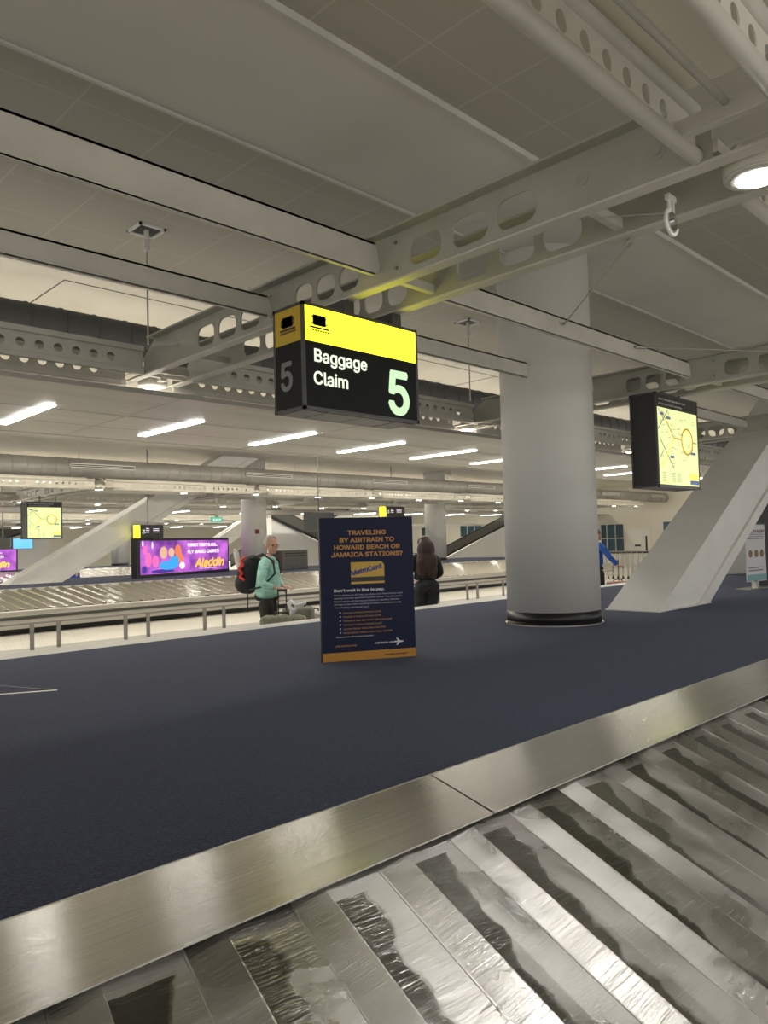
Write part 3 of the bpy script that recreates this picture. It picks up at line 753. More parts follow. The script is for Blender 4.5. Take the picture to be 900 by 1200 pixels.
# left end face
xl = -w
bm = bmesh.new(); box(bm, xl+.001, xl+.012, -d+.018, d-.018, zy+.0, h-.018); bm_obj('end_yellow_panel', bm, M['yellow_off'], sg)
bm = bmesh.new(); box(bm, xl+.001, xl+.012, -d+.018, d-.018, .018, zy); bm_obj('end_black_panel', bm, M['sign_black'], sg)
pictogram(sg, 0.0, h-.15, xl+.001, .115, M['black'], 'end')
text('5', .305, M['grey_text'], sg, (xl-.0005, .082, .125), rot=(pi/2, 0, -pi/2), bold=.006, name='end_number', sx=.70)
bm = bmesh.new()
for x in (-.28, .0, .28): box(bm, x-.002, x+.002, -d+.02, d-.02, -.004, .002)
box(bm, -w+.02, w-.02, -d+.03, d-.03, -.002, .004); bm_obj('base_tray', bm, M['signgrey'], sg)
for a, b in ((-.12, -.04), (.28, .36)):
    bm = bmesh.new(); box(bm, a, b, -.10, .10, h, h+.09, .004); bm_obj('hanger_bracket', bm, M['signgrey'], sg)

def map_sign(x0, x1, y0, y1, z0, z1, label, brackets):
    t, w, d, h = lightbox(x0, x1, y0, y1, z0, z1, label, 'map_sign')
    yf = -d
    bm = bmesh.new(); box(bm, -w+.03, w-.03, yf+.001, yf+.01, .03, h*.845); bm_obj('map_panel', bm, M['map'], t)
    bm = bmesh.new(); box(bm, -w+.03, w-.03, yf+.001, yf+.01, h*.85, h-.018); bm_obj('header', bm, M['signbox'], t)
    text('John F. Kennedy International Airport', .036, M['grey_text'] if False else M['wtext'], t, (-w+.05, yf-.001, h*.925), name='lettering', bold=.0004)
    text('AirTrain and Travel Connections', .036, M['wtext'], t, (-w+.05, yf-.001, h*.875), name='lettering', bold=.0004)
    PW, PH = 2*w-.06, h*.845-.03
    def P(u, v): return (-w+.03+u*PW, yf-.002, .03+v*PH)
    def ln(pts, m, th):
        bm = bmesh.new()
        for a, b in zip(pts[:-1], pts[1:]):
            A, B = Vector(P(*a)), Vector(P(*b)); dd = (B-A).normalized()*th/2; nrm = Vector((-dd.z, 0, dd.x))
            prism(bm, [A-dd+nrm, B+dd+nrm, B+dd-nrm, A-dd-nrm], (0, 0, 0), (0, .002, 0))
        return bm_obj('route_line', bm, m, t)
    ln([(.10, .95), (.38, .62), (.57, .62)], M['mapo'], .014); ln([(.86, .60), (.95, .60)], M['mapo'], .012)
    ln([(0, .72), (.24, .98)], M['mapg'], .012); ln([(.02, .98), (.14, .84)], M['mapg'], .010)
    ln([(.38, .62), (.20, .40), (.05, .22)], M['mapy'], .016); ln([(.04, .58), (.34, .22)], M['mapg'], .012)
    ln([(.10, .44), (.02, .34)], M['mapg'], .010)
    cc = [(.715+.145*cos(2*pi*k/28), .60+.145*PW/PH*sin(2*pi*k/28)) for k in range(29)]; ln(cc, M['mapo'], .018)
    cc = [(.715+.118*cos(2*pi*k/28), .60+.118*PW/PH*sin(2*pi*k/28)) for k in range(29)]; ln(cc, M['mapy'], .010)
    bm = bmesh.new()
    def rc(u0, u1, v0, v1): a, b = P(u0, v0), P(u1, v1); box(bm, a[0], b[0], yf-.002, yf, a[2], b[2])
    for (u, v, wd) in ((.20, .86, .10), (.26, .35, .10), (.80, .43, .13), (.04, .90, .1)): rc(u, u+wd, v, v+.035)
    rc(.76, .99, .02, .075); bm_obj('blue_label', bm, M['mapb'], t)
    bm = bmesh.new()
    random.seed(3)
    for k in range(46):
        u, v = random.uniform(.03, .9), random.uniform(.22, .95); rc(u, u+random.uniform(.03, .09), v, v+.007)
    for r_ in range(6):
        for cxx in (.05, .28, .42):
            rc(cxx, cxx+random.uniform(.08, .12), .04+r_*.022, .047+r_*.022)
    tag(bm_obj('small_print', bm, M['mapg'], t), kind='stuff')
    bm = bmesh.new(); rc(.75, .99, .085, .17); rc(.02, .30, .02, .03); bm_obj('legend', bm, M['mapy'], t)
    bm = bmesh.new()
    for x in (-.05, .345): tube(bm, (x, 0, h), (x, 0, h+brackets), .015, 10)
    bm_obj('hanger_rod', bm, M['signgrey'], t)
    return t
map_sign(6.84, 7.78, 3.2, 3.47, 2.01, 2.92, 'hanging lit transit map sign in front of the slanted strut', .08)
map_sign(6.75, 7.62, 19.3, 19.7, 1.90, 2.83, 'distant lit transit map sign at the far left', .16)

# ------------------------------------------------------------------ notice board on the carpet
bw, bh = .672, .985
nb = empty('notice_board', (3.30, 3.965, .75), atan2(3.65-3.965, 3.89-3.30), 'navy notice board with orange heading standing on the carpet', 'notice board')
bm = bmesh.new(); box(bm, 0, bw, .004, .05, 0.0, bh, .003); bm_obj('panel', bm, M['black'], nb)
bm = bmesh.new(); box(bm, 0.004, bw-.001, 0, .005, .06, bh-.002); bm_obj('printed_face', bm, M['navy'], nb)
bm = bmesh.new(); box(bm, 0.004, bw-.001, -.001, .005, .002, .062); bm_obj('orange_band', bm, M['orange'], nb)
bm = bmesh.new(); box(bm, .1, bw-.1, .05, .056, .1, .5); box(bm, .12, .16, .05, .20, 0, .02); box(bm, bw-.16, bw-.12, .05, .20, 0, .02); bm_obj('rear_foot', bm, M['black'], nb)
yy = -.001
cx = bw*.5
for s, z in (('TRAVELING', .865), ('BY AIRTRAIN TO', .815), ('HOWARD BEACH OR', .765), ('JAMAICA STATIONS?', .715)):
    text(s, .0565, M['otext'], nb, (cx+.0, yy, z), align='CENTER', bold=.0019, name='heading', sx=.90)
bm = bmesh.new(); prism(bm, [(.215, yy, .525), (.455, yy, .525), (.455, yy, .655), (.435, yy, .675), (.215, yy, .675)], (0, 0, 0), (0, .003, 0)); cardo = bm_obj('card_picture', bm, M['gold'], nb)
bm = bmesh.new(); box(bm, .214, .456, yy-.001, .001, .540, .572); bm_obj('magnetic_strip', bm, M['black'], cardo)
text('MetroCard', .062, M['blue_text'], cardo, (.219, yy-.001, .583), rot=(pi/2, R(-12), 0), bold=.002, name='card_lettering', sx=.76)
text("Don't wait in line to pay.", .035, M['wtext'], nb, (.09, yy, .475), bold=.001, name='subheading', sx=.98)
para = ['Before getting on AirTrain, purchase your MetroCard in each', 'terminal from the specified locations below. You will need a', 'MetroCard to exit the Howard Beach or Jamaica Stations.',
        'AirTrain is free when traveling on airport, including to Long', 'Term Parking and Rental Cars.']
for i, s in enumerate(para): text(s, .0205, M['btext'], nb, (.09, yy, .446-.021*i), bold=.0002, name='paragraph', sx=.90)
bl = ['Terminal 1 Hudson (Arrivals Level)', 'Terminal 4 Hudson (Arrivals Level)', 'Terminal 5: Blue Sky Traders (Arrivals Level)', 'Terminal 7: Hudson (Arrivals Level)', 'Jamaica Station: Metro News and Gifts', 'Howard Beach Station: Metro News and Gifts']
for i, s in enumerate(bl):
    text(s, .0200, M['otext'], nb, (.15, yy, .325-.0275*i), bold=.0001, name='list_line', sx=.88)
bm = bmesh.new()
for i in range(6): box(bm, .127, .135, yy-.001, yy+.001, .328-.0275*i, .336-.0275*i)
bm_obj('list_marker', bm, M['wtext'], nb)
text('MetroCard is a MTA payment system', .016, M['wtext'], nb, (.10, yy, .162), name='footnote')
text('JFKAIRPORT.COM', .018, M['otext'], nb, (.09, yy, .100), bold=.0004, name='web_address')
text('AIRTRAIN JFK', .021, M['wtext'], nb, (.372, yy, .106), bold=.0004, name='airline_lettering')
bm = bmesh.new()
def pl(pts): prism(bm, [(x, yy-.001, z) for x, z in pts], (0, 0, 0), (0, .002, 0))
pl([(.515, .108), (.575, .108), (.585, .113), (.575, .118), (.515, .118)]); pl([(.54, .118), (.528, .138), (.536, .138), (.558, .118)]); pl([(.54, .108), (.528, .088), (.536, .088), (.558, .108)])
bm_obj('plane_emblem', bm, M['wtext'], nb)
text('THE PORT AUTHORITY', .016, M['navy'], nb, (.44, yy-.001, .024), bold=.0004, name='band_lettering')

# ------------------------------------------------------------------ purple advertising screens
def purple():
    m = mat('purple_screen', (.2, .05, .3), .3); nt, N, L, b = nodes(m)
    tc = N.new('ShaderNodeTexCoord'); nz = N.new('ShaderNodeTexNoise'); nz.inputs['Scale'].default_value = 1.6; L.new(tc.outputs['Object'], nz.inputs[0])
    cr = N.new('ShaderNodeValToRGB'); cr.color_ramp.elements[0].color = (.10, .02, .22, 1); cr.color_ramp.elements[1].color = (.62, .16, .72, 1)
    cr.color_ramp.elements[0].position = .35; cr.color_ramp.elements[1].position = .65
    L.new(nz.outputs[0], cr.inputs[0]); L.new(cr.outputs[0], b.inputs['Emission Color']); b.inputs['Emission Strength'].default_value = 1.0; return m
M['purple'] = purple()
def em(n, c, s=1): return mat(n, tuple(v*.5 for v in c), .4, 0, c, s)
EM = {'w': em('lit_white', (1, .86, .95)), 'y': em('lit_gold', (.95, .55, .08)), 'b': em('lit_blue', (.05, .35, .75)), 'p': em('lit_pink', (.85, .15, .45)),
      'o': em('lit_orange', (.75, .20, .10)), 't': em('lit_tan', (.7, .42, .28)), 'd': em('lit_violet', (.06, .03, .3)), 's': em('lit_screen_blue', (.12, .40, .80)), 'g': em('lit_green', (.06, .40, .24)), 'Y': em('lit_yellow_sign', (.85, .85, .05))}
def ad_screen(x, y, z, L, H, rz, label):
    t = empty('advertising_screen', (x, y, z), rz, label, 'screen')
    bm = bmesh.new(); box(bm, 0, L, 0, .2, 0, H, .01); bm_obj('housing', bm, M['signbox'], t)
    bm = bmesh.new(); box(bm, .12, L-.08, -.012, .01, .08, H-.07); bm_obj('screen', bm, M['purple'], t)
    k = L/4.3; hh = H/1.07
    def blob(items, m, nm):
        bm = bmesh.new()
        for (u, v, a, b_) in items: tube(bm, (u*L, -.016, v*H), (u*L, -.012, v*H), 1, 20)
        for i, (u, v, a, b_) in enumerate(items):
            vs = bm.verts[i*40:(i+1)*40] if False else None
        bm.free(); bm = bmesh.new()
        for (u, v, a, b_) in items:
            n0 = [(u*L+a*cos(2*pi*q/18), -.016, v*H+b_*sin(2*pi*q/18)) for q in range(18)]
            prism(bm, n0, (0, 0, 0), (0, .004, 0))
        bm_obj(nm, bm, m, t)
    # plain abstract shapes in the colours of the poster's picture
    blob([(.10, .45, .13*k, .20*hh), (.17, .40, .14*k, .16*hh), (.07, .70, .08*k, .12*hh)], EM['p'], 'pink_shape')
    blob([(.30, .28, .42*k, .13*hh), (.36, .40, .20*k, .14*hh)], EM['b'], 'blue_shape')
    blob([(.25, .62, .16*k, .17*hh), (.33, .62, .13*k, .13*hh)], EM['t'], 'tan_shape')
    blob([(.40, .66, .15*k, .18*hh), (.43, .45, .12*k, .14*hh)], EM['o'], 'orange_shape')
    blob([(.24, .14, .50*k, .05*hh), (.06, .20, .10*k, .10*hh)], EM['d'], 'violet_shape')
    blob([(.14, .82, .03*k, .10*hh), (.05, .86, .03*k, .08*hh), (.44, .26, .12*k, .10*hh)], EM['w'], 'pale_shape')
    text('FORGET FIRST CLASS...', .165*hh, EM['w'], t, (L*.50, -.018, H*.77), bold=.008, name='lettering', sx=.84*k)
    text('FLY MAGIC CARPET!', .185*hh, EM['w'], t, (L*.50, -.018, H*.58), bold=.008, name='lettering', sx=.90*k)
    text('Aladdin', .46*hh, EM['y'], t, (L*.58, -.018, H*.20), bold=.018, name='lettering', shear=.3, sx=.95*k)
    text('THE HIT BROADWAY MUSICAL', .06*hh, EM['w'], t, (L*.62, -.018, H*.13), name='lettering', sx=1.1*k)
    return t
ad_screen(9.44, 18.94, .80, 4.35, 1.07, R(23.5), 'purple lit advertising screen on the opposite carousel island')
ad_screen(7.2, 32.5, .80, 3.95, 1.02, R(5), 'purple lit advertising screen cut by the left edge')

# ------------------------------------------------------------------ small signs and screens overhead
def small_sign(x, y, z, w, h, label, lit=True):
    t = empty('overhead_sign', (x, y, z), 0, label, 'sign')
    bm = bmesh.new(); box(bm, 0, w, 0, .2, 0, h, .006); bm_obj('housing', bm, M['signbox'], t)
    bm = bmesh.new(); tube(bm, (w*.5, .1, h), (w*.5, .1, ZC-z-.0), .012, 8); bm_obj('hanger_rod', bm, M['signgrey'], t)
    if lit:
        bm = bmesh.new(); box(bm, -.004, w*.14, -.004, .15, .01, h-.01); bm_obj('yellow_panel', bm, M['yellow'], t)
        text('3', h*.55, M['white_lit'], t, (w*.2, -.003, h*.35), name='number')
        bm = bmesh.new()
        for q in range(3): box(bm, w*(.36+.0), w*.48, -.003, .001, h*(.7-.14*q), h*(.75-.14*q)); box(bm, w*.62, w*.84, -.003, .001, h*(.68-.12*q), h*(.72-.12*q))
        bm_obj('small_print', bm, EM['w'], t)
    return t
small_sign(9.45, 19.0, 1.87, .80, .36, 'small black and yellow overhead sign above the purple screen')
small_sign(18.75, 19.0, 2.50, 1.15, .36, 'small black and yellow overhead sign above the notice board')
small_sign(11.33, 14.0, 1.90, .80, .45, 'black hanging monitor behind the top left of the notice board', False)
t = empty('exit_sign', (11.35, 18.3, 2.28), 0, 'small green exit sign hanging under the far grey duct', 'sign')
bm = bmesh.new(); box(bm, 0, .34, 0, .05, 0, .14); bm_obj('face', bm, EM['g'], t); bm = bmesh.new(); tube(bm, (.17, .02, .14), (.17, .02, .70), .01, 6); bm_obj('hanger_rod', bm, M['paint'], t)
text('EXIT', .12, EM['w'], t, (.04, -.003, .03), name='lettering', bold=.002)
for (x, w, m, lab) in ((9.40, .52, 'black', 'dark flight monitor cut by the left edge'), (9.98, .74, 'screen', 'light blue flight monitor under the distant map sign')):
    t = empty('flight_monitor', (x, 30, 1.72), 0, lab, 'monitor')
    bm = bmesh.new(); box(bm, 0, w, 0, .15, 0, .42, .01); bm_obj('housing', bm, M['signbox'], t)
    if m == 'screen':
        bm = bmesh.new(); box(bm, .02, w-.02, -.006, .002, .02, .40); s_ = bm_obj('screen', bm, EM['s'], t)
        bm = bmesh.new(); box(bm, .05, w-.05, -.009, -.006, .09, .11); box(bm, .3, w-.1, -.009, -.006, .15, .17); bm_obj('text_rows', bm, EM['g'], s_)
    bm = bmesh.new(); tube(bm, (w/2, .07, .42), (w/2, .07, 2.58), .02, 8); bm_obj('hanger_rod', bm, M['signgrey'], t)
# grey kiosk on the opposite island
t = empty('grey_kiosk', (14.3, 19.0, .8), R(5), 'dark grey slotted machine on the opposite island beside the man', 'machine')
bm = bmesh.new(); box(bm, 0, 1.1, 0, .6, 0, .62, .02); bm_obj('cabinet', bm, M['machine'], t)
bm = bmesh.new()
for z in (.42, .50): box(bm, .12, 1.0, -.01, .01, z, z+.035)
bm_obj('slot', bm, M['black'], t)
bm = bmesh.new()
for i in range(2):
    for j in range(2): box(bm, .12+.46*i, .52+.46*i, -.008, .01, .05+.17*j, .18+.17*j)
bm_obj('hatch', bm, M['signgrey'], t)

# escalators at the back
def escalator(x, y, sgn, label, L=9, h=3.4, wid=1.4):
    t = empty('escalator', (x, y, 0), 0, label, 'escalator')
    s = sgn
    bm = bmesh.new(); prism(bm, [(0, 0, 0), (s*L, 0, 0), (s*L, 0, h), (0, 0, .75)], (0, 0, 0), (0, wid, 0)); bm_obj('clad_side', bm, M['white'], t)
    bm = bmesh.new(); prism(bm, [(-s*.3, -.06, .80), (s*L, -.06, h+.05), (s*L, -.06, h+.50), (-s*.3, -.06, 1.22)], (0, 0, 0), (0, .06, 0)); bm_obj('balustrade', bm, M['machine'], t)
    bm = bmesh.new(); prism(bm, [(-s*.3, -.08, .74), (s*L, -.08, h-.03), (s*L, -.08, h+.07), (-s*.3, -.08, .84)], (0, 0, 0), (0, .08, 0)); bm_obj('dark_skirting', bm, M['black'], t)
    bm = bmesh.new(); path(bm, [(-s*.35, -.03, 1.0), (-s*.3, -.03, 1.24), (s*L, -.03, h+.52)], .035); bm_obj('handrail', bm, M['rubber'], t)
    return t
escalator(28.2, 24.2, 1, 'escalator rising to the right behind the woman with long hair', 9, 3.6)
escalator(17.9, 27.0, 1, 'dark flanked escalator rising to the right behind the purple screen', 6.6, 3.3)
escalator(22.6, 24.6, -1, 'escalator descending to the right behind the man in mint green', 4.6, 2.7)
escalator(8.2, 40.0, 1, 'dark distant escalator flank between the strut and the purple screen', 7, 3.0)
bm = bmesh.new(); box(bm, 26.8, 28.0, 24.2, 24.6, 0, 1.25, .02); tag(bm_obj('steel_cabinet', bm, M['rim']), 'brushed steel cabinet at the foot of the escalator behind the woman', 'cabinet')

# dark partition and roll-up banner at right
bm = bmesh.new(); box(bm, 16.2, 16.4, 2, 5.4, .0, ZC); box(bm, 11.9, 12.0, 2.5, 4.02, .75, 2.55, .01)
bm.free()
bm = bmesh.new(); box(bm, 0, 1.9, 0, .12, 0, 1.32, .01)
tag(bm_obj('dark_partition', bm, M['dwall'], loc=(12.0, 4.15, .75), rot=(0, 0, -R(38))), 'tall dark grey partition behind the health banner at right edge', 'partition')
bm = bmesh.new(); box(bm, 0, 1.5, 0, .1, 0, 1.35, .01)
tag(bm_obj('white_partition', bm, M['white'], loc=(14.9, 6.0, .75), rot=(0, 0, -R(35))), 'low white partition seen between the strut and the banner', 'partition')
bn = empty('roll_up_banner', (11.22, 4.02, .75), -R(6), 'white roll-up health banner on the carpet at the right edge', 'banner')
bm = bmesh.new(); box(bm, -.12, .62, -.11, .11, 0, .015, .003); box(bm, .22, .28, -.04, .04, 0, .12); bm_obj('foot', bm, M['steelpost'], bn)
bm = bmesh.new(); box(bm, 0, .60, -.006, .006, .10, .92); bm_obj('sheet', bm, M['wtext'], bn)
bm = bmesh.new(); box(bm, -.005, .605, -.02, .02, .92, .945, .004); bm_obj('top_bar', bm, M['black'], bn)
text('HEALTH ALERT', .085, mat('banner_purple', (.25, .04, .12), .6), bn, (.02, -.008, .80), bold=.002, name='lettering', sx=.95)
bm = bmesh.new()
for z in (.77, .74, .71): box(bm, .03, .56, -.009, -.006, z, z+.012)
for z in (.25, .29): box(bm, .06, .5, -.009, -.006, z, z+.018)
bm_obj('small_print', bm, M['grey_text'], bn)
bm = bmesh.new(); box(bm, .003, .597, -.009, -.005, .11, .20); bm_obj('teal_band', bm, mat('banner_teal', (.25, .50, .52), .6), bn)
bm = bmesh.new()
for cxn in (.13, .31, .48): tube(bm, (cxn, -.009, .50), (cxn, -.006, .50), .055, 20)
bm_obj('round_picture', bm, mat('banner_brown', (.30, .18, .08), .6), bn)

# luggage carts at the back wall, right
def cart():
    t = empty('luggage_cart', (0, 0, 0), 0, 'x', 'cart')
    bm = bmesh.new()
    for y in (-.04, .04): pass
    path(bm, [(0, -.28, .14), (0, -.30, .95), (0, .30, .95), (0, .28, .14)], .018); path(bm, [(0, -.28, .14), (-.55, -.25, .12), (-.55, .25, .12), (0, .28, .14)], .016)
    path(bm, [(0, -.29, .55), (-.25, -.25, .6), (-.25, .25, .6), (0, .29, .55)], .012); bm_obj('frame', bm, M['steelpost'], t)
    bm = bmesh.new(); tube(bm, (.02, -.28, .97), (.02, .28, .97), .035, 10); bm_obj('handle', bm, M['rubber'], t)
    for y in (-.26, .26):
        bm = bmesh.new(); tube(bm, (0, y-.02, .06), (0, y+.02, .06), .06, 14); bm_obj('wheel', bm, M['rubber'], t)
    return t
c0 = cart()
for i in range(10):
    c = c0 if i == 0 else copy_tree(c0)
    c.location = (25.5+.02*i, 14.15-.19*i, 0); c.rotation_euler = (0, 0, R(200))
    tag(c, 'steel luggage cart nested in the row before the far white wall', 'cart', 'nested luggage carts by the far wall')
for i in range(12):
    c = copy_tree(c0); c.location = (15.2+.24*i, 30.0, 0); c.rotation_euler = (0, 0, R(250))
    tag(c, 'steel luggage cart in the row left of the purple screen', 'cart', 'nested luggage carts left of the purple screen')
t = empty('cart_rail', (25.9, 13.3, 0), 0, 'low pale rail behind the row of luggage carts', 'railing')
bm = bmesh.new(); box(bm, -.02, .02, -1.3, 1.5, .98, 1.02); 
for y in (-1.2, 0, 1.4): tube(bm, (0, y, 0), (0, y, 1), .02, 8)
bm_obj('frame', bm, M['steelpost'], t)
bm = bmesh.new(); box(bm, -.32, .32, -.2, .2, .02, .62, .06)
tag(bm_obj('dark_trolley_bag', bm, M['blackcloth'], loc=(13.75, 8.3, 0), rot=(0, 0, -.6)), 'black travel bag on the floor beside the person in blue at right', 'bag')

# ------------------------------------------------------------------ people
def skin(verts, edges, radii, sub=2):
    me = bpy.data.meshes.new('tmp'); me.from_pydata([Vector(v) for v in verts], edges, [])
    o = bpy.data.objects.new('tmp', me); COL.objects.link(o)
    md = o.modifiers.new('s', 'SKIN'); sv = me.skin_vertices[0].data
    for i, r in enumerate(radii):
        sv[i].radius = (r, r) if isinstance(r, (int, float)) else r
    sv[0].use_root = True; md.use_smooth_shade = True
    m2 = o.modifiers.new('u', 'SUBSURF'); m2.levels = sub; m2.render_levels = sub
    out = mesh_from(o); COL.objects.unlink(o); bpy.data.objects.remove(o); return out
def chain(bm, pts, radii, sub=2):
    me = skin(pts, [(i, i+1) for i in range(len(pts)-1)], radii, sub); bm.from_mesh(me)
def remesh(bm, name, m, parent, voxel=.009):
    me = bpy.data.meshes.new(name); bm.to_mesh(me); bm.free()
    o = bpy.data.objects.new('tmp', me); COL.objects.link(o)
    r = o.modifiers.new('r', 'REMESH'); r.mode = 'VOXEL'; r.voxel_size = voxel; r.use_smooth_shade = True
    s = o.modifiers.new('s', 'SMOOTH'); s.factor = .5; s.iterations = 2
    out = mesh_from(o); COL.objects.unlink(o); bpy.data.objects.remove(o); out.name = name; out.materials.clear()
    for p in out.polygons: p.use_smooth = True
    return link(name, out, m, parent)
def hand(bm, wrist, fwd, down, side, curl=1.0):
    """palm, four unequal bent fingers and a thumb leaving the side"""
    w, f, dn, s = Vector(wrist), Vector(fwd).normalized(), Vector(down).normalized(), Vector(side).normalized()
    chain(bm, [w-f*.02, w+f*.03, w+f*.085], [(.026, .020), (.036, .016), (.038, .014)], 1)
    for i, (off, L) in enumerate(((-.030, .070), (-.010, .080), (.010, .075), (.029, .060))):
        a = w+f*.075+s*off; b = a+f*L*.42+dn*L*.12*curl; c = b+f*L*.20*(1-.4*curl)+dn*L*.36*curl; d_ = c-f*L*.12*curl+dn*L*.24*curl+f*L*.2*(1-curl)
        chain(bm, [a-f*.02, b, c, d_], [.0095, .009, .0085, .0075], 1)
    a = w+f*.025-s*.03; b = a-s*.025+f*.025+dn*.01; c = b+f*.03+dn*.015+s*.004
    chain(bm, [w+f*.02-s*.01, a, b, c], [.013, .012, .0105, .009], 1)
def head(bm, c, yaw, pitch=0, sc=1.0):
    q = Matrix.Translation(c) @ Matrix.Rotation(yaw, 4, 'Z') @ Matrix.Rotation(pitch, 4, 'Y') @ Matrix.Scale(sc, 4)
    b2 = bmesh.new()
    ball(b2, (-.008, 0, .035), .1, (.95, .76, .88)); ball(b2, (.022, 0, -.035), .1, (.68, .60, .78))
    ball(b2, (.062, 0, -.088), .032, (.8, 1.05, .7))              # chin
    ball(b2, (.082, 0, .030), .04, (.35, 1.3, .3))                 # brow
    chain(b2, [(.085, 0, .022), (.104, 0, -.005), (.112, 0, -.020)], [.010, .012, .015], 1)   # nose
    ball(b2, (.090, 0, -.052), .02, (.5, 1.25, .30)); ball(b2, (.089, 0, -.063), .018, (.5, 1.15, .32))   # lips
    for s in (-1, 1):
        ball(b2, (.062, s*.040, -.018), .030, (.6, .8, .7))        # cheeks
        ball(b2, (-.002, s*.078, .0), .032, (.55, .28, 1.0))       # ears
        ball(b2, (.078, s*.031, .008), .014, (.6, 1.1, .8))        # eyelids
    b2.transform(q); me = bpy.data.meshes.new('t'); b2.to_mesh(me); b2.free(); bm.from_mesh(me)
    return q
def arm_pts(sh, el, wr): return [sh, Vector(sh).lerp(Vector(el), .5), el, Vector(el).lerp(Vector(wr), .5), wr]
def person(loc, rz, P, label):
    t = empty('person', loc, rz, label, 'person')
    k = P.get('k', 1.0); fem = P.get('fem', False)
    hipw = P.get('hip', .17); shw = P.get('sh', .20)
    bm = bmesh.new()
    lean = P.get('lean', 0.0)
    pel, waist, chest, neck, hb = (0, 0, .93), (lean*.3, 0, 1.08), (lean*.8, 0, 1.28), (lean*1.2, 0, 1.42), (lean*1.5+.01, 0, 1.50)
    chain(bm, [pel, waist, chest, neck, hb], [(.13, hipw-.02), (.105, .135), (.115, .165), (.062, .07), (.055, .055)])
    legs = P['legs']
    for s, (kn, an, toe) in zip((1, -1), legs):
        chain(bm, [(0, s*.09, .92), Vector((0, s*.095, .92)).lerp(Vector(kn), .4), kn, Vector(kn).lerp(Vector(an), .35), an], [.095, .082, .056, .054, .036])
        chain(bm, [Vector(an)-Vector((.04, 0, .045)), Vector(an)+Vector((.04, 0, -.05)), toe], [.035, .036, .028])
    for s, (el, wr) in zip((1, -1), P['arms']):
        sh = (lean*1.1, s*shw, 1.385)
        chain(bm, [(lean*1.1, s*.06, 1.36), sh]+arm_pts(sh, el, wr)[1:], [.06, .055, .046, .040, .036, .026])
        f = (Vector(wr)-Vector(el)); hd = P.get('handdir', {}).get(s)
        if hd: hand(bm, wr, hd[0], hd[1], hd[2], hd[3])
        else:
            f.normalize(); hand(bm, wr, f, Vector((1, 0, 0)) if abs(f.x) < .7 else Vector((0, 0, -1)), Vector((0, s, 0)) if abs(f.y) < .7 else Vector((1, 0, 0)), .5)
    hc = (lean*1.6+.03, 0, 1.60)
    q = head(bm, hc, P.get('yaw', 0), P.get('pitch', 0), P.get('hsc', 1.0))
    body = remesh(bm, 'body', M['skin'], t, .0075)
    # shirt
    bm = bmesh.new(); g = .018; top = P['top_z']
    chain(bm, [(0, 0, top), waist, chest, (lean*1.15, 0, 1.40)], [(.13+g+P.get('belly', 0), hipw+g), (.12+g+P.get('belly', 0), .145+g), (.118+g, .165+g), (.08, .10)])
    ball(bm, (lean*1.2, 0, 1.425), .10, (.95, 1.25, .42))
    for s, (el, wr) in zip((1, -1), P['arms']):
        sh = (lean*1.1, s*shw, 1.385)
        pts = arm_pts(sh, el, wr); pts[-1] = Vector(el).lerp(Vector(wr), .93)
        chain(bm, [(lean*1.1, s*.06, 1.36)]+pts, [.088, .082, .066, .058, .052, .042])
    remesh(bm, 'shirt', M[P['shirt']], t, .011)
    # trousers
    bm = bmesh.new()
    chain(bm, [(0, 0, 1.02), (-.01, 0, .93), (-.01, 0, .86)], [(.11, hipw-.03), (.13+P.get('seat', 0), hipw), (.12+P.get('seat', 0), hipw)])
    if P.get('seat'):
        for s in (-1, 1): ball(bm, (-.075, s*.085, .90), .105, (1, .95, 1.05))
    for s, (kn, an, toe) in zip((1, -1), legs):
        chain(bm, [(0, s*.09, .92), Vector((0, s*.095, .92)).lerp(Vector(kn), .4), kn, Vector(kn).lerp(Vector(an), .5), Vector(an)+Vector((0, 0, .03))], [.115*P.get('lg', 1), .10*P.get('lg', 1), .078, .07, .062])
    remesh(bm, 'trousers', M[P['trs']], t, .012)
    for s, (kn, an, toe) in zip((1, -1), legs):
        bm = bmesh.new(); a = Vector(an); chain(bm, [a-Vector((.05, 0, .04)), a+Vector((.05, 0, -.045)), Vector(toe)+Vector((.01, 0, 0))], [.045, .045, .038]); box(bm, min(a.x-.08, a.x), toe[0]+.04, a.y-.04, a.y+.04, .0, .025, .008)
        remesh(bm, 'shoe', M['black'], t, .009)
    # eyes
    for s in (-1, 1):
        bm = bmesh.new(); ball(bm, (.084, s*.031, .008), .0085, (.7, 1, .9), sub=2); bm.transform(q); bm_obj('eye', bm, M['black'], t)
    return t, q
stand = [((.02, .10, .50), (-.02, .105, .085), (.12, .12, .035)), ((.03, -.10, .50), (0, -.105, .085), (.14, -.12, .035))]
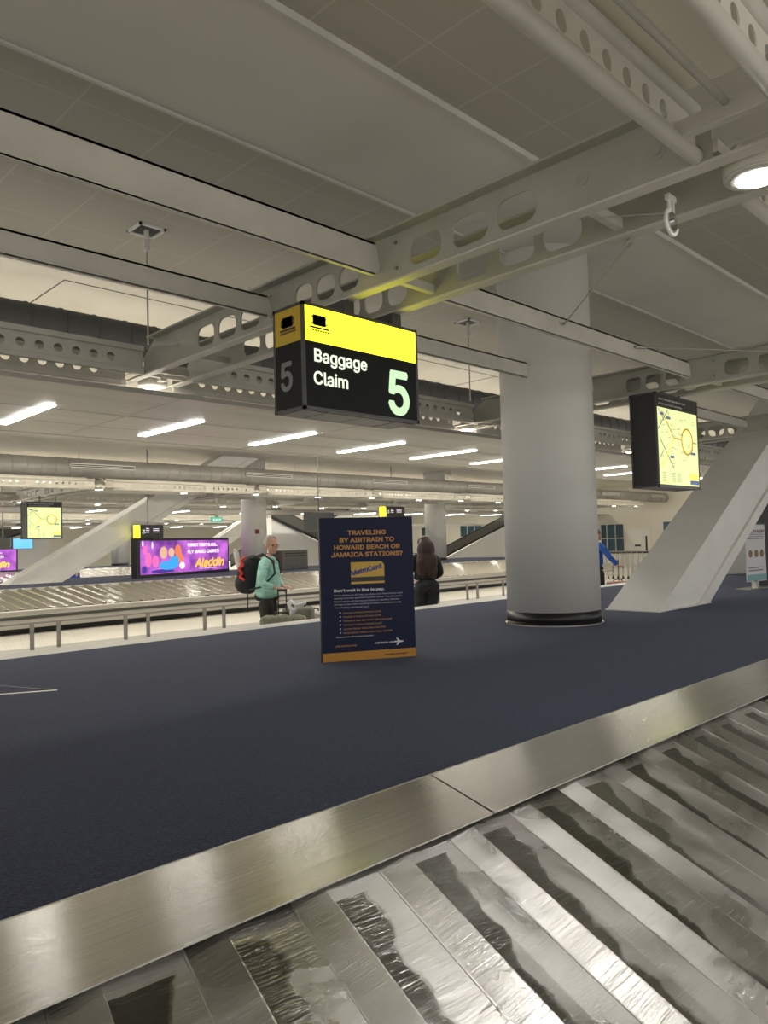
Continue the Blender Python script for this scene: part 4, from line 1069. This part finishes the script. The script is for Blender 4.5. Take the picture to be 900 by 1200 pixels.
# man in mint shirt: side on, facing right along the aisle, head turned to the camera
mp = (5.76, 7.99, 0); mrz = R(-52)
man, mq = person(mp, mrz, dict(legs=stand, arms=[((.06, .28, 1.12), (.17, .12, 1.055)), ((.00, -.30, 1.12), (.19, -.27, 1.055))],
    handdir={1: ((1, 0, -.1), (0, 0, -1), (0, 1, 0), 1.0), -1: ((1, 0, -.1), (0, 0, -1), (0, -1, 0), 1.0)},
    yaw=R(-38), pitch=R(4), top_z=.87, belly=.05, shirt='mint', trs='trousers', hip=.185, sh=.20, lean=.02), 'grey haired man in mint green shirt looking back, holding suitcase handles')
man.scale = (1, 1, .975)
bm = bmesh.new()
b2 = bmesh.new(); ball(b2, (-.022, 0, .048), .1, (1.0, .84, .94))
geom = [v for v in b2.verts if v.co.x > .045 and v.co.z < .10 or v.co.z < -.035]
bmesh.ops.delete(b2, geom=geom, context='VERTS'); bmesh.ops.solidify(b2, geom=b2.faces[:], thickness=.006); b2.transform(mq); me = bpy.data.meshes.new('t'); b2.to_mesh(me); b2.free(); bm.from_mesh(me)
bm_obj('hair', bm, M['hair_grey'], man, smooth=True)
bm = bmesh.new()
for s in (-1, 1):
    for k in range(12):
        a0, a1 = 2*pi*k/12, 2*pi*(k+1)/12
        tube(bm, (.100, s*.033+.023*cos(a0), .006+.017*sin(a0)), (.100, s*.033+.023*cos(a1), .006+.017*sin(a1)), .0012, 6)
    tube(bm, (.100, s*.056, .010), (.01, s*.082, .015), .0012, 6)
tube(bm, (.100, -.010, .008), (.100, .010, .008), .0012, 6); bm.transform(mq); bm_obj('glasses', bm, M['black'], man)

# the man's backpack
bp = empty('backpack', (mp[0]+.045, mp[1]-.045, 0), mrz, 'bulging black backpack with red cord worn by the man in mint', 'backpack')
bm = bmesh.new(); ball(bm, (-.31, 0, 1.17), .2, (.78, .85, 1.15)); ball(bm, (-.25, 0, 1.32), .15, (.8, .9, .9)); ball(bm, (-.36, 0, 1.08), .15, (.9, .9, .9))
remesh(bm, 'bag', M['blackcloth'], bp, .012)
bm = bmesh.new()
for s in (-1, 1): path(bm, [(-.18, s*.12, 1.42), (-.02, s*.13, 1.475), (.12, s*.13, 1.38), (.14, s*.14, 1.22), (-.02, s*.17, 1.06), (-.20, s*.15, 1.02)], .011)
bmesh.ops.translate(bm, vec=(-.062, 0, -.015), verts=bm.verts); bm_obj('strap', bm, M['rubber'], bp)
bm = bmesh.new(); path(bm, [(-.30, -.15, 1.43), (-.36, -.17, 1.38), (-.33, -.17, 1.32), (-.39, -.17, 1.28), (-.34, -.18, 1.22), (-.37, -.175, 1.17), (-.31, -.18, 1.13)], .017); bm_obj('red_cord', bm, M['red'], bp)
bm = bmesh.new(); tube(bm, (-.42, -.05, 1.30), (-.46, -.06, 1.50), .04, 16, .032); tube(bm, (-.46, -.06, 1.50), (-.465, -.06, 1.53), .02, 12); bm_obj('water_bottle', bm, M['bag_white'], bp)
bm = bmesh.new(); path(bm, [(-.30, -.10, 1.0), (-.29, -.12, .85), (-.30, -.12, .72)], .008); bm_obj('dangling_strap', bm, M['rubber'], bp)

# suitcases
def suitcase(loc, rz, w, d, h, m, label, handle=True, hz=.35):
    t = empty('suitcase', loc, rz, label, 'suitcase')
    bm = bmesh.new(); box(bm, -w/2, w/2, -d/2, d/2, .05, h, min(w, d)*.16)
    o = bm_obj('shell', bm, m, t, smooth=True)
    bm = bmesh.new(); box(bm, -w*.38, w*.38, -d/2-.02, -d/2+.03, .15, h*.72, .02); bm_obj('front_pocket', bm, m, t)
    bm = bmesh.new(); path(bm, [(-.09, 0, h-.01), (-.08, 0, h+.035), (.08, 0, h+.035), (.09, 0, h-.01)], .012); bm_obj('carry_handle', bm, M['rubber'], t)
    if handle:
        bm = bmesh.new()
        for s in (-1, 1): tube(bm, (s*.05, d*.3, h-.03), (s*.05, d*.3, h+hz), .008, 8)
        tube(bm, (-.06, d*.3, h+hz), (.06, d*.3, h+hz), .015, 10); bm_obj('telescopic_handle', bm, M['rubber'], t)
    for sx in (-1, 1):
        for sy in (-1, 1):
            bm = bmesh.new(); tube(bm, (sx*(w/2-.06)-.015, sy*(d/2-.05), .03), (sx*(w/2-.06)+.015, sy*(d/2-.05), .03), .03, 12); bm_obj('wheel', bm, M['rubber'], t)
    bm = bmesh.new(); tube(bm, (w*.22, -d/2-.024, h*.82), (w*.22, -d/2+.02, h*.82), .045, 20); bm_obj('round_patch', bm, M['patch'], t)
    return t
suitcase((5.55, 7.42, 0), -R(45), .50, .30, .71, M['olive'], 'olive suitcase, left of the two the man is holding', True, .30)
suitcase((5.95, 7.60, 0), -R(50), .38, .30, .775, M['olive'], 'olive suitcase, taller right one of the pair beside the man', False)
suitcase((6.50, 8.00, 0), -R(50), .46, .34, .66, M['bag_white'], 'pale suitcase half hidden by the notice board', False)
bm = bmesh.new(); path(bm, [(0, 0, .2), (.05, 0, .1), (.02, .02, 0), (.12, .02, .14), (.22, 0, .18), (.10, -.02, .16), (.03, 0, .22)], .022)
remesh(bm, 'luggage_cloth', M['wtext'], None, .012); o = bpy.data.objects['luggage_cloth']; o.location = (5.60, 7.36, .675); o.rotation_euler = (0, 0, -R(47))
tag(o, 'crumpled white cloth tied over the suitcase handles', 'cloth')

# woman from behind
wstand = [((.01, .085, .50), (0, .08, .085), (.13, .09, .035)), ((.01, -.085, .50), (0, -.08, .085), (.13, -.09, .035))]
wl = (8.83, 8.03, 0)
wom, wq = person(wl, R(62), dict(fem=True, legs=wstand, arms=[((.02, .25, 1.10), (.20, .16, 1.02)), ((.0, -.24, 1.10), (.18, -.15, 1.0))],
    top_z=.98, shirt='blackcloth', trs='blackcloth', hip=.21, sh=.165, seat=.04, lg=1.3, lean=0), 'person with long dark brown hair and black clothes seen from behind')
wom.scale = (1.02, 1.10, .95)
bm = bmesh.new(); ball(bm, (0, 0, 1.635), .1, (1.08, 1.0, 1.05))
ball(bm, (-.075, 0, 1.50), .13, (.62, 1.05, 1.5)); ball(bm, (-.10, 0, 1.30), .13, (.55, 1.25, 1.7)); ball(bm, (-.10, -.06, 1.16), .09, (.6, 1.1, 1.7)); ball(bm, (-.10, .06, 1.20), .09, (.6, 1.1, 1.7))
b_ = bmesh.new(); me = bpy.data.meshes.new('t')
remesh(bm, 'hair', M['hair_brown'], wom, .012)

# person in blue with a case, right of the column
bl_, bq = person((13.62, 7.98, 0), R(0), dict(legs=stand, arms=[((.05, .26, 1.10), (.05, .24, .88)), ((.15, -.27, 1.14), (.30, -.30, .98))],
    handdir={-1: ((1, -.1, -.1), (0, 0, -1), (0, -1, 0), 1.0)}, top_z=.95, shirt='bluecloth', trs='blackcloth', yaw=0), 'person in blue shirt holding a case handle, partly behind the column')
bl_.location = (13.69, 7.79, 0); bl_.rotation_euler = (0, 0, R(-30))
bm = bmesh.new(); ball(bm, (.01, 0, 1.64), .1, (1.02, .9, .95)); ball(bm, (-.03, 0, 1.58), .09, (.9, .95, .9)); remesh(bm, 'hair', M['black'], bl_, .012)
suitcase((14.0, 7.50, 0), -R(40), .42, .26, .66, mat('rose_shell', (.45, .20, .15), .4), 'rose coloured case with raised handle by the far luggage carts', True, .40)
# far person at left
fp, fq = person((10.1, 24.6, 0), R(200), dict(legs=wstand, arms=[((.03, .26, 1.10), (.10, .24, .88)), ((.03, -.26, 1.10), (.10, -.24, .88))], top_z=.95, shirt='bluecloth', trs='bluecloth', yaw=0), 'distant person in blue clothes mostly hidden behind the far left strut')
bm = bmesh.new(); ball(bm, (-.01, 0, 1.64), .1, (1.0, .88, .92)); remesh(bm, 'hair', M['black'], fp, .014)
